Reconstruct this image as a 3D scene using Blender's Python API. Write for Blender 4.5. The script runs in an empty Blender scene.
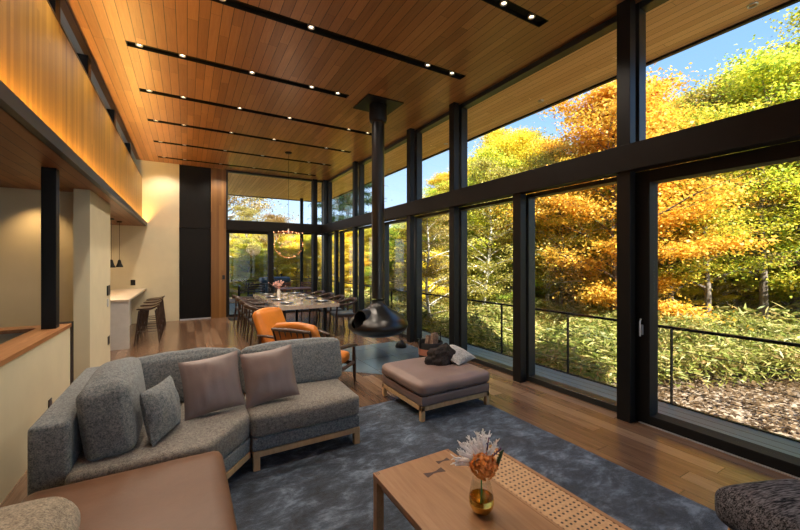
import bpy, bmesh, math, random
import numpy as np
from mathutils import Vector, Matrix, noise
PI = math.pi
C = bpy.context.scene.collection
R = math.radians

# ------------------------------------------------------------------ basics
class MB:
    def __init__(s): s.bm = bmesh.new()
    def _merge(s, b, M=None):
        if M is not None: bmesh.ops.transform(b, matrix=M, verts=b.verts)
        me = bpy.data.meshes.new('tmp'); b.to_mesh(me); b.free(); s.bm.from_mesh(me); bpy.data.meshes.remove(me)
    def box(s, x0, x1, y0, y1, z0, z1, bev=0, seg=2, M=None):
        b = bmesh.new(); bmesh.ops.create_cube(b, size=1)
        bmesh.ops.transform(b, matrix=Matrix.Translation(((x0+x1)/2, (y0+y1)/2, (z0+z1)/2)) @ Matrix.Diagonal((abs(x1-x0), abs(y1-y0), abs(z1-z0), 1)), verts=b.verts)
        if bev: bmesh.ops.bevel(b, geom=b.edges[:], offset=bev, segments=seg, affect='EDGES', profile=.5)
        s._merge(b, M); return s
    def tube(s, pts, rad, n=10, flat=1.0, cap=True):
        pts = [Vector(p) for p in pts]
        if not hasattr(rad, '__len__'): rad = [rad]*len(pts)
        b = s.bm; rings = []; up = Vector((0, 0, 1))
        for i, p in enumerate(pts):
            d = (pts[min(i+1, len(pts)-1)]-pts[max(i-1, 0)]).normalized()
            a = up if abs(d.z) < .95 else Vector((0, 1, 0))
            u = d.cross(a).normalized(); v = u.cross(d).normalized()
            rings.append([b.verts.new(p+u*math.cos(2*PI*k/n)*rad[i]+v*math.sin(2*PI*k/n)*rad[i]*flat) for k in range(n)])
        for i in range(len(rings)-1):
            for k in range(n):
                b.faces.new((rings[i][k], rings[i][(k+1) % n], rings[i+1][(k+1) % n], rings[i+1][k]))
        if cap:
            b.faces.new(rings[0][::-1]); b.faces.new(rings[-1])
        return s
    def lathe(s, prof, c=(0, 0, 0), n=32, closed=False):
        b = s.bm; rings = []
        for r, z in prof:
            if r < 1e-5: rings.append([b.verts.new((c[0], c[1], c[2]+z))])
            else: rings.append([b.verts.new((c[0]+r*math.cos(2*PI*k/n), c[1]+r*math.sin(2*PI*k/n), c[2]+z)) for k in range(n)])
        for i in range(len(rings)-1):
            A, Bq = rings[i], rings[i+1]
            for k in range(n):
                j = (k+1) % n
                if len(A) == 1 and len(Bq) == 1: continue
                if len(A) == 1: b.faces.new((A[0], Bq[j], Bq[k]))
                elif len(Bq) == 1: b.faces.new((A[k], A[j], Bq[0]))
                else: b.faces.new((A[k], A[j], Bq[j], Bq[k]))
        return s
    def prism(s, poly, z0, z1):
        b = s.bm; lo = [b.verts.new((x, y, z0)) for x, y in poly]; hi = [b.verts.new((x, y, z1)) for x, y in poly]
        b.faces.new(lo[::-1]); b.faces.new(hi); n = len(poly)
        for i in range(n): b.faces.new((lo[i], lo[(i+1) % n], hi[(i+1) % n], hi[i]))
        return s
    def cushion(s, w, d, h, r=.05, puff=.02, n=14, M=None, wr=.0, seed=0):
        """soft upholstered block centred on x,y with its base at z=0"""
        b = bmesh.new(); bmesh.ops.create_cube(b, size=2)
        bmesh.ops.subdivide_edges(b, edges=b.edges[:], cuts=n, use_grid_fill=True)
        hx, hy, hz = w/2, d/2, h/2
        for v in b.verts:
            a, e, f = v.co
            p = Vector((a*hx, e*hy, f*hz))
            q = Vector((max(-hx+r, min(hx-r, p.x)), max(-hy+r, min(hy-r, p.y)), max(-hz+r, min(hz-r, p.z))))
            dd = p-q
            if dd.length > 1e-6: p = q+dd.normalized()*r
            k = puff*(1-a*a)*(1-e*e)
            p.z += k if f > 0 else (-k*.2 if f < 0 else 0)
            p.y += puff*.6*(1-a*a)*(1-f*f)*e
            p.x += puff*.6*(1-e*e)*(1-f*f)*a
            if wr: p += Vector((0, 0, 1))*wr*noise.noise(Vector((p.x*5+seed, p.y*5, p.z*5)))
            v.co = p+Vector((0, 0, hz))
        s._merge(b, M); return s
    def pillow(s, w, h, t, n=22, M=None, seed=0, wr=.008):
        """throw pillow standing in x/z plane, centred; thickness along y"""
        b = bmesh.new(); g = {}
        for sd in (1, -1):
            for i in range(n+1):
                for j in range(n+1):
                    u = 2*i/n-1; v = 2*j/n-1
                    edge = i in (0, n) or j in (0, n)
                    if edge and sd == -1: g[(sd, i, j)] = g[(1, i, j)]; continue
                    x = w/2*u*(1-.07*(1-v*v)); z = h/2*v*(1-.07*(1-u*u))
                    th = t/2*((1-u*u)*(1-v*v))**.42*(1-.15*(u*u+v*v))
                    q = wr*noise.noise(Vector((x*9+seed, z*9, sd*3)))+wr*.7*noise.noise(Vector((x*22, z*6+seed, sd)))
                    g[(sd, i, j)] = b.verts.new((x, sd*(th+(0 if edge else q)), z))
        for sd in (1, -1):
            for i in range(n):
                for j in range(n):
                    f = [g[(sd, i, j)], g[(sd, i+1, j)], g[(sd, i+1, j+1)], g[(sd, i, j+1)]]
                    b.faces.new(f if sd == -1 else f[::-1])
        s._merge(b, M); return s
    def out(s, name, m, parent=None, smooth=False, **kw):
        bmesh.ops.recalc_face_normals(s.bm, faces=s.bm.faces)
        me = bpy.data.meshes.new(name); s.bm.to_mesh(me); s.bm.free()
        return link(name, me, m, parent, smooth, **kw)

def link(name, me, m, parent=None, smooth=False, **kw):
    me.materials.append(m)
    if smooth:
        me.polygons.foreach_set('use_smooth', [True]*len(me.polygons))
        try: me.set_sharp_from_angle(angle=R(50))
        except Exception: pass
    o = bpy.data.objects.new(name, me); C.objects.link(o)
    if parent: o.parent = parent
    for k, v in kw.items(): o[k] = v
    return o
def E(name, label, cat, loc=(0, 0, 0), rz=0, group=None, kind=None):
    o = bpy.data.objects.new(name, None); C.objects.link(o); o.location = loc; o.rotation_euler = (0, 0, rz)
    o.empty_display_size = .1
    return tag(o, label, cat, group, kind)
def tag(o, label=None, cat=None, group=None, kind=None):
    if label: o['label'] = label
    if cat: o['category'] = cat
    if group: o['group'] = group
    if kind: o['kind'] = kind
    return o
def S(o): o['kind'] = 'structure'; return o
def copy_tree(o, parent=None):
    c = o.copy(); C.objects.link(c); c.parent = parent
    for ch in list(o.children): copy_tree(ch, c)
    return c
def dup(o, loc, rz, label, sc=None):
    c = copy_tree(o); c.location = loc; c.rotation_euler = (0, 0, rz); c['label'] = label
    if sc: c.scale = (sc, sc, sc)
    return c
def TM(loc, rz=0, rx=0, ry=0):
    return Matrix.Translation(loc) @ Matrix.Rotation(rz, 4, 'Z') @ Matrix.Rotation(ry, 4, 'Y') @ Matrix.Rotation(rx, 4, 'X')

# ------------------------------------------------------------------ materials
class NT:
    def __init__(s, name):
        s.m = bpy.data.materials.new(name); s.m.use_nodes = True; s.t = s.m.node_tree; s.t.nodes.clear()
        s.o = s.n('ShaderNodeOutputMaterial')
    def n(s, k, **kw):
        x = s.t.nodes.new(k)
        for a, v in kw.items(): setattr(x, a, v)
        return x
    def set(s, sock, v):
        if isinstance(v, bpy.types.NodeSocket): s.t.links.new(v, sock)
        elif isinstance(v, (tuple, list)) and sock.type == 'RGBA' and len(v) == 3: sock.default_value = (*v, 1)
        else: sock.default_value = v
    def math(s, op, a, b=None, c=None):
        x = s.n('ShaderNodeMath', operation=op)
        for i, v in enumerate((a, b, c)):
            if v is not None: s.set(x.inputs[i], v)
        return x.outputs[0]
    def pos(s, scale=(1, 1, 1), rot=(0, 0, 0)):
        tc = s.n('ShaderNodeTexCoord'); mp = s.n('ShaderNodeMapping'); s.t.links.new(tc.outputs['Object'], mp.inputs[0])
        mp.inputs['Scale'].default_value = scale; mp.inputs['Rotation'].default_value = rot
        return mp.outputs[0]
    def noise(s, vec, scale=5, detail=4, rough=.55, dist=0):
        x = s.n('ShaderNodeTexNoise'); s.set(x.inputs['Vector'], vec); x.inputs['Scale'].default_value = scale
        x.inputs['Detail'].default_value = detail; x.inputs['Roughness'].default_value = rough; x.inputs['Distortion'].default_value = dist
        return x.outputs['Fac']
    def ramp(s, fac, stops):
        x = s.n('ShaderNodeValToRGB'); s.set(x.inputs[0], fac); e = x.color_ramp.elements
        while len(e) < len(stops): e.new(.5)
        for i, (p, c) in enumerate(stops): e[i].position = p; e[i].color = (*c, 1)
        return x.outputs[0]
    def mix(s, fac, a, b, bt='MIX'):
        x = s.n('ShaderNodeMix', data_type='RGBA', blend_type=bt)
        s.set(x.inputs[0], fac); s.set(x.inputs[6], a); s.set(x.inputs[7], b); return x.outputs[2]
    def bsdf(s, col, rough=.5, metal=0, bump=None, bs=.3, bd=.01, **kw):
        p = s.n('ShaderNodeBsdfPrincipled'); s.set(p.inputs['Base Color'], col); s.set(p.inputs['Roughness'], rough); s.set(p.inputs['Metallic'], metal)
        for k, v in kw.items(): s.set(p.inputs[k.replace('_', ' ')], v)
        if bump is not None:
            b = s.n('ShaderNodeBump'); s.set(b.inputs['Height'], bump); b.inputs['Strength'].default_value = bs; b.inputs['Distance'].default_value = bd
            s.t.links.new(b.outputs[0], p.inputs['Normal'])
        s.t.links.new(p.outputs[0], s.o.inputs[0]); return s.m

def plain(name, col, rough=.5, metal=0, var=.06, sc=8, bs=.0, **kw):
    t = NT(name); v = t.pos(); n = t.noise(v, sc, 3)
    c = t.ramp(n, [(.3, tuple(x*(1-var) for x in col)), (.7, tuple(min(1, x*(1+var)) for x in col))])
    return t.bsdf(c, rough, metal, bump=n if bs else None, bs=bs, bd=.003, **kw)

def planks(name, across, along, w, L, cols, seam=.02, rough=.45, grain=1.0, seamcol=.25, coat=0, irr=0, endseam=.003, bs=.25, idw=.55):
    """boards `w` wide across one axis and about `L` long along another (axis indices 0..2)"""
    t = NT(name); tc = t.n('ShaderNodeTexCoord'); sp = t.n('ShaderNodeSeparateXYZ'); t.t.links.new(tc.outputs['Object'], sp.inputs[0])
    a = t.math('DIVIDE', sp.outputs[across], w); b = sp.outputs[along]
    row = t.math('FLOOR', a); fr = t.math('FRACT', a)
    wn = t.n('ShaderNodeTexWhiteNoise', noise_dimensions='1D'); t.set(wn.inputs['W'], row)
    bb = t.math('ADD', t.math('DIVIDE', b, L), t.math('MULTIPLY', wn.outputs[0], 13.7)); col = t.math('FLOOR', bb); fb = t.math('FRACT', bb)
    cv = t.n('ShaderNodeCombineXYZ'); t.set(cv.inputs[0], row); t.set(cv.inputs[1], col)
    w2 = t.n('ShaderNodeTexWhiteNoise', noise_dimensions='2D'); t.t.links.new(cv.outputs[0], w2.inputs['Vector'])
    idv = w2.outputs[0]
    gv = t.n('ShaderNodeCombineXYZ'); t.set(gv.inputs[0], t.math('MULTIPLY', sp.outputs[across], 1/w*1.6))
    t.set(gv.inputs[1], t.math('MULTIPLY', b, 1.1)); t.set(gv.inputs[2], t.math('MULTIPLY', idv, 37))
    g = t.noise(gv.outputs[0], 2.2, 6, .62, .8)
    g2v = t.n('ShaderNodeCombineXYZ'); t.set(g2v.inputs[0], t.math('MULTIPLY', sp.outputs[across], 110)); t.set(g2v.inputs[1], t.math('MULTIPLY', b, 4)); t.set(g2v.inputs[2], idv)
    g2 = t.noise(g2v.outputs[0], 1, 3, .6)
    f = t.math('ADD', t.math('MULTIPLY', idv, idw), t.math('SUBTRACT', .5*(.55-idw), 0)); f = t.math('ADD', f, t.math('ADD', t.math('MULTIPLY', g, .38*grain), t.math('MULTIPLY', g2, .2*grain)))
    n = len(cols); c = t.ramp(f, [(.2+.65*i/(n-1), cols[i]) for i in range(n)])
    sm = t.math('MAXIMUM', t.math('LESS_THAN', fr, seam), t.math('LESS_THAN', fb, endseam/L))
    c = t.mix(sm, c, t.mix(1.0, c, (seamcol,)*3, 'MULTIPLY'))
    hb = t.math('SUBTRACT', t.math('MULTIPLY', g2, .25), sm)
    return t.bsdf(c, rough, bump=hb, bs=bs, bd=.004, Coat_Weight=coat, Coat_Roughness=.15)

M = {}
M['ceil'] = planks('ceiling_boards', 0, 1, .105, 1.5, [(.11, .043, .014), (.25, .11, .04), (.35, .163, .06), (.47, .235, .095)], .06, .36, seamcol=.07, idw=.30)
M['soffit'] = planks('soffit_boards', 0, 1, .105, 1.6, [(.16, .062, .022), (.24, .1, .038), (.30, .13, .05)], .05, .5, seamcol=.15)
M['eave'] = planks('bounce_lit_eave_boards', 0, 1, .105, 1.8, [(.66, .36, .18), (.76, .44, .23), (.85, .54, .30)], .05, .5, seamcol=.2)  # ceiling wood made paler; ground bounce light painted into the board colour
M['eavewest'] = planks('glare_grey_eave_boards', 0, 1, .16, 3, [(.40, .37, .35), (.48, .46, .44), (.55, .54, .53)], .05, .3, seamcol=.2)  # grey stands in for sky glare on the west soffit boards
M['fascia'] = planks('upright_strip_boards', 1, 2, .055, 3.2, [(.11, .052, .006), (.16, .080, .010), (.21, .108, .014), (.27, .145, .024)], .03, .45, seamcol=.6)
M['panelwood'] = planks('upright_panel_boards', 0, 2, .06, 3.0, [(.13, .055, .012), (.20, .09, .022), (.27, .135, .036)], .03, .45, seamcol=.6)
M['floor'] = planks('floor_boards', 0, 1, .15, 1.9, [(.024, .013, .008), (.078, .041, .024), (.142, .080, .047), (.24, .15, .092)], .026, .25, seamcol=.22, endseam=.004, grain=1.35, idw=.36, coat=.15)
M['deck'] = planks('deck_boards', 0, 1, .14, 3.6, [(.09, .15, .19), (.12, .195, .24), (.155, .24, .285)], .10, .4, seamcol=.1, grain=.7)
M['cream'] = plain('cream_plaster', (.60, .54, .37), .85, var=.04, sc=3, bs=.05)
M['cream2'] = plain('grey_plaster', (.50, .48, .42), .85, var=.04, sc=3, bs=.05)
M['steel'] = plain('black_steel', (.007, .007, .007), .42, .0, Specular_IOR_Level=.25, var=.1)
M['beam'] = plain('brown_black_beam', (.010, .008, .007), .55, 0, var=.12, Specular_IOR_Level=.2)
M['alu'] = plain('dark_aluminium', (.022, .025, .025), .35, .3, var=.08)
M['grey'] = plain('strip_grey_metal', (.022, .029, .036), .45, .2)
M['silver'] = plain('pale_aluminium', (.6, .63, .68), .35, .6)
M['black'] = plain('black_gloss', (.006, .006, .006), .28, 0, var=.05)
M['matblack'] = plain('matt_black', (.006, .006, .006), .6, Specular_IOR_Level=.25)
M['bounceterrace'] = plain('pale_bounce_terrace', (.55, .52, .47), .8)  # for the added rear terrace that reflects sun indoors
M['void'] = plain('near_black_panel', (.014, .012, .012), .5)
t = NT('black_stained_panel'); v = t.pos((30, 30, 2)); n = t.noise(v, 2, 4)
M['blackpanel'] = t.bsdf(t.ramp(n, [(.3, (.003, .003, .003)), (.7, (.007, .006, .005))]), .5, bump=n, bs=.2, bd=.003, Specular_IOR_Level=.2)
def glassmat(name, tint=(.96, .98, .97), k=1.0):
    t = NT(name); lw = t.n('ShaderNodeLayerWeight'); lw.inputs[0].default_value = .5
    f = t.math('ADD', t.math('MULTIPLY', t.math('POWER', lw.outputs['Facing'], 4.5), .5*k), .02*k)
    a = t.n('ShaderNodeBsdfTransparent'); t.set(a.inputs[0], tint); g = t.n('ShaderNodeBsdfGlossy'); g.inputs['Roughness'].default_value = .0
    t.set(g.inputs[0], (1., 1., 1.))
    mx = t.n('ShaderNodeMixShader'); t.set(mx.inputs[0], f); t.t.links.new(a.outputs[0], mx.inputs[1]); t.t.links.new(g.outputs[0], mx.inputs[2])
    t.t.links.new(mx.outputs[0], t.o.inputs[0]); return t.m
M['glass'] = glassmat('window_glass'); M['vaseglass'] = glassmat('vase_glass', (.93, .94, .92), 1.5)
def emit(name, col, s):
    t = NT(name); e = t.n('ShaderNodeEmission'); t.set(e.inputs[0], col); e.inputs[1].default_value = s; t.t.links.new(e.outputs[0], t.o.inputs[0]); return t.m
M['bulb'] = emit('lamp_glow', (1, .78, .5), 9); M['cove'] = emit('cove_led', (1, .56, .14), 120); M['warmbulb'] = emit('small_bulb_glow', (1, .5, .25), 3)
def fabric(name, a, b, sc=260, rough=.95, bs=.5, streak=None, big=.0, sheen=.12, lo=.36, hi=.64):
    t = NT(name); v = t.pos(streak or (1, 1, 1)); n = t.noise(v, sc, 2, .7); n2 = t.noise(v, sc*.35, 2, .7); n3 = t.noise(t.pos(), 3, 2)
    f = t.math('ADD', t.math('MULTIPLY', n, .6), t.math('MULTIPLY', n2, .4))
    c = t.ramp(f, [(lo, a), (hi, b)])
    if big: c = t.mix(t.math('MULTIPLY', n3, big), c, t.mix(1.0, c, (.5, .5, .5), 'MULTIPLY'))
    return t.bsdf(c, rough, bump=f, bs=bs, bd=.002, Sheen_Weight=sheen, Sheen_Roughness=.5, Specular_IOR_Level=.2)
M['sofa'] = fabric('blue_grey_tweed', (.06, .072, .08), (.27, .285, .285), 150)
M['sofa2'] = fabric('grey_beige_tweed', (.08, .075, .068), (.31, .285, .25), 150)
M['beige'] = fabric('oatmeal_weave', (.13, .11, .08), (.42, .36, .27), 150)
M['charcoal'] = fabric('charcoal_slub_weave', (.004, .004, .006), (.17, .165, .185), 105, bs=.6, streak=(.18, 1.8, 1.8), sheen=0, lo=.42, hi=.6)
M['greycush'] = fabric('speckled_grey_weave', (.13, .125, .12), (.5, .49, .47), 150)
M['darkthrow'] = fabric('dark_knit', (.008, .006, .006), (.045, .036, .033), 120, sheen=.0)
def leather(name, col, rough=.42, var=.15):
    t = NT(name); v = t.pos(); n = t.noise(v, 3.5, 4); f = t.noise(v, 260, 2); w = t.noise(v, 14, 3, .5, .6)
    c = t.ramp(n, [(.3, tuple(x*(1-var) for x in col)), (.7, tuple(x*(1+var) for x in col))])
    return t.bsdf(c, rough, bump=t.math('ADD', t.math('MULTIPLY', f, .25), w), bs=.25, bd=.006)
M['caramel'] = leather('caramel_leather', (.135, .067, .034), .42)
M['taupe'] = leather('taupe_leather', (.20, .135, .115), .42)
M['mauve'] = leather('mauve_satin', (.21, .155, .14), .42, .08)
M['orange'] = leather('orange_leather', (.60, .19, .022), .38, .2)
M['copper'] = leather('copper_leather_band', (.50, .20, .12), .35)
M['seatpad'] = leather('slate_seat_leather', (.07, .085, .10), .35)
def wood(name, a, b, c_, stretch=(14, 1.2, 14), rough=.4, coat=0):
    t = NT(name); v = t.pos(stretch); n = t.noise(v, 1.6, 6, .62, 1.0); n2 = t.noise(t.pos(tuple(x*6 for x in stretch)), 2, 2)
    f = t.math('ADD', t.math('MULTIPLY', n, .8), t.math('MULTIPLY', n2, .2))
    return t.bsdf(t.ramp(f, [(.3, a), (.5, b), (.7, c_)]), rough, bump=n2, bs=.1, bd=.002, Coat_Weight=coat, Coat_Roughness=.15)
M['oak'] = wood('honey_oak', (.25, .125, .055), (.33, .175, .08), (.40, .225, .11))
M['oakleg'] = wood('pale_oak', (.40, .25, .12), (.52, .34, .17), (.60, .42, .23), (14, 14, 2))
M['cap'] = wood('rail_cap_oak', (.22, .09, .03), (.32, .14, .05), (.42, .2, .08))
M['walnut'] = wood('dark_walnut', (.018, .010, .007), (.04, .02, .012), (.07, .035, .02), (12, 12, 3), .35)
M['slab'] = wood('sky_sheen_slab_wood', (.38, .30, .23), (.52, .43, .35), (.64, .55, .47), (9, .8, 9), .1, 1.0)  # wood lightened to carry the sky reflection on the table top
M['keywood'] = plain('wenge_key', (.06, .025, .02), .5)
M['teak'] = wood('red_brown_teak', (.12, .045, .03), (.2, .08, .05), (.28, .12, .08), (8, 2, 8), .5)
t = NT('cane_light'); v = t.pos((1, 1, 1)); n = t.noise(v, 90, 2)
M['cane'] = t.bsdf(t.ramp(n, [(.3, (.48, .29, .15)), (.7, (.62, .41, .24))]), .55, bump=n, bs=.3, bd=.001)
# rug
t = NT('rug_pile'); v = t.pos(); a = t.noise(t.pos((1, 1.4, 1)), 4.2, 9, .74, .35); f = t.noise(v, 240, 2); f2 = t.noise(t.pos((3, 9, 1), (0, 0, .5)), 4, 4, .6)
mixf = t.math('ADD', t.math('MULTIPLY', a, .8), t.math('MULTIPLY', f2, .2))
c = t.ramp(mixf, [(.38, (.018, .025, .038)), (.47, (.036, .050, .075)), (.54, (.072, .10, .145)), (.62, (.18, .23, .31))])
c = t.mix(t.math('MULTIPLY', f, .5), c, t.mix(1.0, c, (.5, .5, .5), 'MULTIPLY'))
M['rug'] = t.bsdf(c, .9, bump=t.math('ADD', f, t.math('MULTIPLY', a, 2)), bs=.6, bd=.006, Sheen_Weight=.12, Sheen_Roughness=.4)
# hearth stone tiles
t = NT('slate_tiles'); v = t.pos(); br = t.n('ShaderNodeTexBrick'); t.t.links.new(v, br.inputs[0]); br.offset = 0
br.inputs['Scale'].default_value = 1; br.inputs['Brick Width'].default_value = .6; br.inputs['Row Height'].default_value = .6; br.inputs['Mortar Size'].default_value = .004
t.set(br.inputs[1], (.10, .145, .18)); t.set(br.inputs[2], (.13, .175, .21)); t.set(br.inputs[3], (.06, .065, .07))
n = t.noise(v, 5, 5, .6)
M['stone'] = t.bsdf(t.mix(t.math('MULTIPLY', n, .4), br.outputs[0], (.07, .095, .115)), .2, bump=n, bs=.15, bd=.004)
M['white'] = plain('white_glaze', (.75, .75, .73), .25); M['counter'] = plain('counter_stone', (.5, .42, .32), .35, var=.08)
M['islandwhite'] = plain('island_panel', (.52, .50, .46), .7, var=.05)
M['darkplate'] = plain('dark_slate_plate', (.03, .033, .04), .3); M['gold'] = plain('gold_mirror', (.75, .48, .10), .18, 1)
M['stem'] = plain('green_stem', (.05, .22, .05), .5); M['leafgreen'] = plain('dark_leaf', (.03, .06, .02), .6)
M['petal'] = plain('rust_petals', (.74, .25, .05), .65, var=.45, sc=40); M['whitepetal'] = plain('white_plume', (.95, .94, .94), .8, var=.05)
M['purple'] = plain('purple_sprig', (.10, .04, .13), .7)
M['bbq'] = plain('blue_enamel', (.035, .07, .12), .3); M['log'] = wood('split_log', (.09, .045, .03), (.2, .12, .08), (.45, .32, .22), (20, 20, 20), .8)
t = NT('wicker_black')
v = t.pos(); wv = t.n('ShaderNodeTexWave'); t.t.links.new(v, wv.inputs[0]); wv.inputs['Scale'].default_value = 40; wv.bands_direction = 'Z'
M['basket'] = t.bsdf((.02, .018, .018), .6, bump=wv.outputs['Fac'], bs=.5, bd=.004)

# leaf materials
def leafmat(name, cols, hue=.06):
    t = NT(name); g = t.n('ShaderNodeNewGeometry'); oi = t.n('ShaderNodeObjectInfo')
    n = t.noise(t.pos(), .45, 2)
    f = t.math('ADD', t.math('MULTIPLY', g.outputs['Random Per Island'], .5), t.math('MULTIPLY', n, .5))
    k = len(cols); c = t.ramp(f, [(.18+.64*i/(k-1), cols[i]) for i in range(k)])
    h = t.n('ShaderNodeHueSaturation'); t.t.links.new(c, h.inputs['Color'])
    t.set(h.inputs['Hue'], t.math('ADD', t.math('MULTIPLY', oi.outputs['Random'], hue), .5-hue/2))
    t.set(h.inputs['Value'], t.math('ADD', t.math('MULTIPLY', oi.outputs['Random'], .3), 1.0))
    d = t.n('ShaderNodeBsdfPrincipled'); t.t.links.new(h.outputs[0], d.inputs['Base Color']); d.inputs['Roughness'].default_value = .5
    tr = t.n('ShaderNodeBsdfTranslucent'); t.t.links.new(h.outputs[0], tr.inputs[0])
    mx = t.n('ShaderNodeMixShader'); mx.inputs[0].default_value = .45; t.t.links.new(d.outputs[0], mx.inputs[1]); t.t.links.new(tr.outputs[0], mx.inputs[2])
    t.t.links.new(mx.outputs[0], t.o.inputs[0]); return t.m
LM = {
 'yellow': leafmat('yellow_leaves', [(.26, .25, .02), (.55, .42, .035), (.74, .52, .045), (.80, .62, .12)]),
 'orange': leafmat('orange_leaves', [(.60, .46, .035), (.80, .58, .045), (.85, .65, .07), (.88, .75, .14)]),
 'lime': leafmat('yellow_green_leaves', [(.14, .22, .02), (.34, .38, .035), (.60, .50, .05), (.80, .62, .09)]),
 'green': leafmat('green_leaves', [(.08, .16, .02), (.20, .32, .035), (.42, .50, .06), (.75, .66, .09)]),
 'brown': leafmat('tan_leaves', [(.08, .09, .02), (.22, .18, .04), (.45, .33, .08), (.6, .45, .15)]),
 'litter': leafmat('dry_leaf_litter', [(.06, .035, .018), (.14, .088, .048), (.30, .20, .11)], .02),
 'pine': leafmat('pine_needles', [(.015, .035, .015), (.03, .06, .02), (.05, .09, .03)], .02),
 'sasa': leafmat('bamboo_grass_leaves', [(.06, .09, .015), (.17, .21, .035), (.33, .35, .08), (.55, .48, .18), (.45, .27, .10)], .02),
}
t = NT('tree_bark'); v = t.pos((4, 4, 1)); n = t.noise(v, 3, 5, .7)
M['bark'] = t.bsdf(t.ramp(n, [(.35, (.06, .045, .035)), (.6, (.2, .16, .13)), (.8, (.35, .3, .26))]), .9, bump=n, bs=.5, bd=.02)
t = NT('pale_bark'); v = t.pos((3, 3, 9)); n = t.noise(v, 2, 5, .7)
M['palebark'] = t.bsdf(t.ramp(n, [(.32, (.1, .08, .07)), (.45, (.5, .46, .4)), (.75, (.75, .72, .66))]), .8)
t = NT('forest_ground'); v = t.pos(); n = t.noise(v, 1.2, 6, .7); vo = t.n('ShaderNodeTexVoronoi'); t.t.links.new(v, vo.inputs[0]); vo.inputs['Scale'].default_value = 16
c = t.ramp(t.math('ADD', t.math('MULTIPLY', n, .6), t.math('MULTIPLY', vo.outputs['Distance'], .6)), [(.3, (.04, .03, .02)), (.5, (.16, .11, .075)), (.7, (.34, .26, .19))])
M['ground'] = t.bsdf(c, .95, bump=vo.outputs['Distance'], bs=.6, bd=.03)

# ------------------------------------------------------------------ camera
FPX = 366.0; YAW = R(30.2); EYE = 1.6
cam = bpy.data.cameras.new('camera'); co = bpy.data.objects.new('camera', cam); C.objects.link(co)
co.location = (0, 0, EYE); co.rotation_euler = (PI/2, 0, -YAW); cam.sensor_width = 36; cam.lens = 36*FPX/800
cam.shift_y = -4/800; cam.clip_start = .05; cam.clip_end = 400
bpy.context.scene.camera = co
sY, cY = math.sin(YAW), math.cos(YAW)
def W(u, t, z=0):
    a = (u-400)/FPX; return (t*(sY+a*cY), t*(cY-a*sY), z)

# ------------------------------------------------------------------ room shell
H = 4.2
def slabs(name, m, boxes, **kw):
    b = MB()
    for x in boxes: b.box(*x)
    return S(b.out(name, m, **kw))
slabs('floor', M['floor'], [(-1.06, 4.1, -5.0, 11.62, -.12, 0), (-6.2, -1.06, 5.06, 11.62, -.12, 0)])
# ceiling with recessed slots: boards laid in strips between the slots
SY = [1.32, 2.68, 4.04, 5.42, 6.79, 8.16, 9.55, 10.92]; SX0, SX1, SW = -.63, 3.39, .068
bx = []; y = -6.7
for k, yy in enumerate(SY):
    x1 = 2.2 if k == 3 else SX1
    bx.append((-1.12, 4.06, y, yy-SW, H, H+.14))
    bx.append((-1.12, SX0, yy-SW, yy+SW, H, H+.14)); bx.append((x1, 4.06, yy-SW, yy+SW, H, H+.14)); y = yy+SW
bx.append((-1.12, 4.06, y, 11.6, H, H+.14))
slabs('ceiling', M['ceil'], bx)
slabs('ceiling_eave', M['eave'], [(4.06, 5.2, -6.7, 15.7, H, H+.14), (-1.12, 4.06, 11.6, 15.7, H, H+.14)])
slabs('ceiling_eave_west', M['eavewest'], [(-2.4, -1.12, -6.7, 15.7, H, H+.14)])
slabs('roof', M['steel'], [(-2.45, 5.25, -6.75, 15.75, H+.14, H+.34)])  # rear overhang lengthened to keep sun patches off the visible floor
slabs('trim_eave', M['steel'], [(5.2, 5.25, -6.75, 15.75, H-.03, H+.14), (-2.4, 5.2, 15.7, 15.75, H-.03, H+.14), (-2.45, -2.4, -6.75, 15.75, H-.03, H+.14)])
slabs('wall_back', M['cream'], [(-6.2, -1.0, -5.1, -5.0, 0, 2.49), (-6.2, -1.3, -5.1, -5.0, 2.56, 3.4), (-1.0, 4.1, -5.1, -5.0, 2.49, 2.75)])
# far wall (cream), with black door recess and wood panel
slabs('wall_far', M['cream'], [(-6.2, -.18, 11.5, 11.62, 0, 2.5), (-2.3, -.18, 11.5, 11.62, 2.5, H), ])
b = MB().box(-.18, .58, 11.60, 11.62, 0, H).box(-.18, .58, 11.52, 11.6, 2.5, H).box(-.18, -.165, 11.49, 11.6, 0, H)
S(b.out('trim_door_surround', M['blackpanel']))
d = E('door_1', 'tall black panelled door in the cream far wall', 'door', (0, 0, 0), kind='structure')
MB().box(-.165, .58, 11.53, 11.58, .03, 2.49, .002).out('panel', M['blackpanel'], d)
MB().box(-.165, .58, 11.515, 11.6, 0, .025).out('threshold', M['silver'], d)
MB().box(-.12, -.10, 11.5, 11.53, .95, 1.15, .004).out('handle', M['steel'], d)
S(MB().box(.58, .96, 11.46, 11.7, 0, H).out('wall_wood_panel', M['panelwood']))
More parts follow.
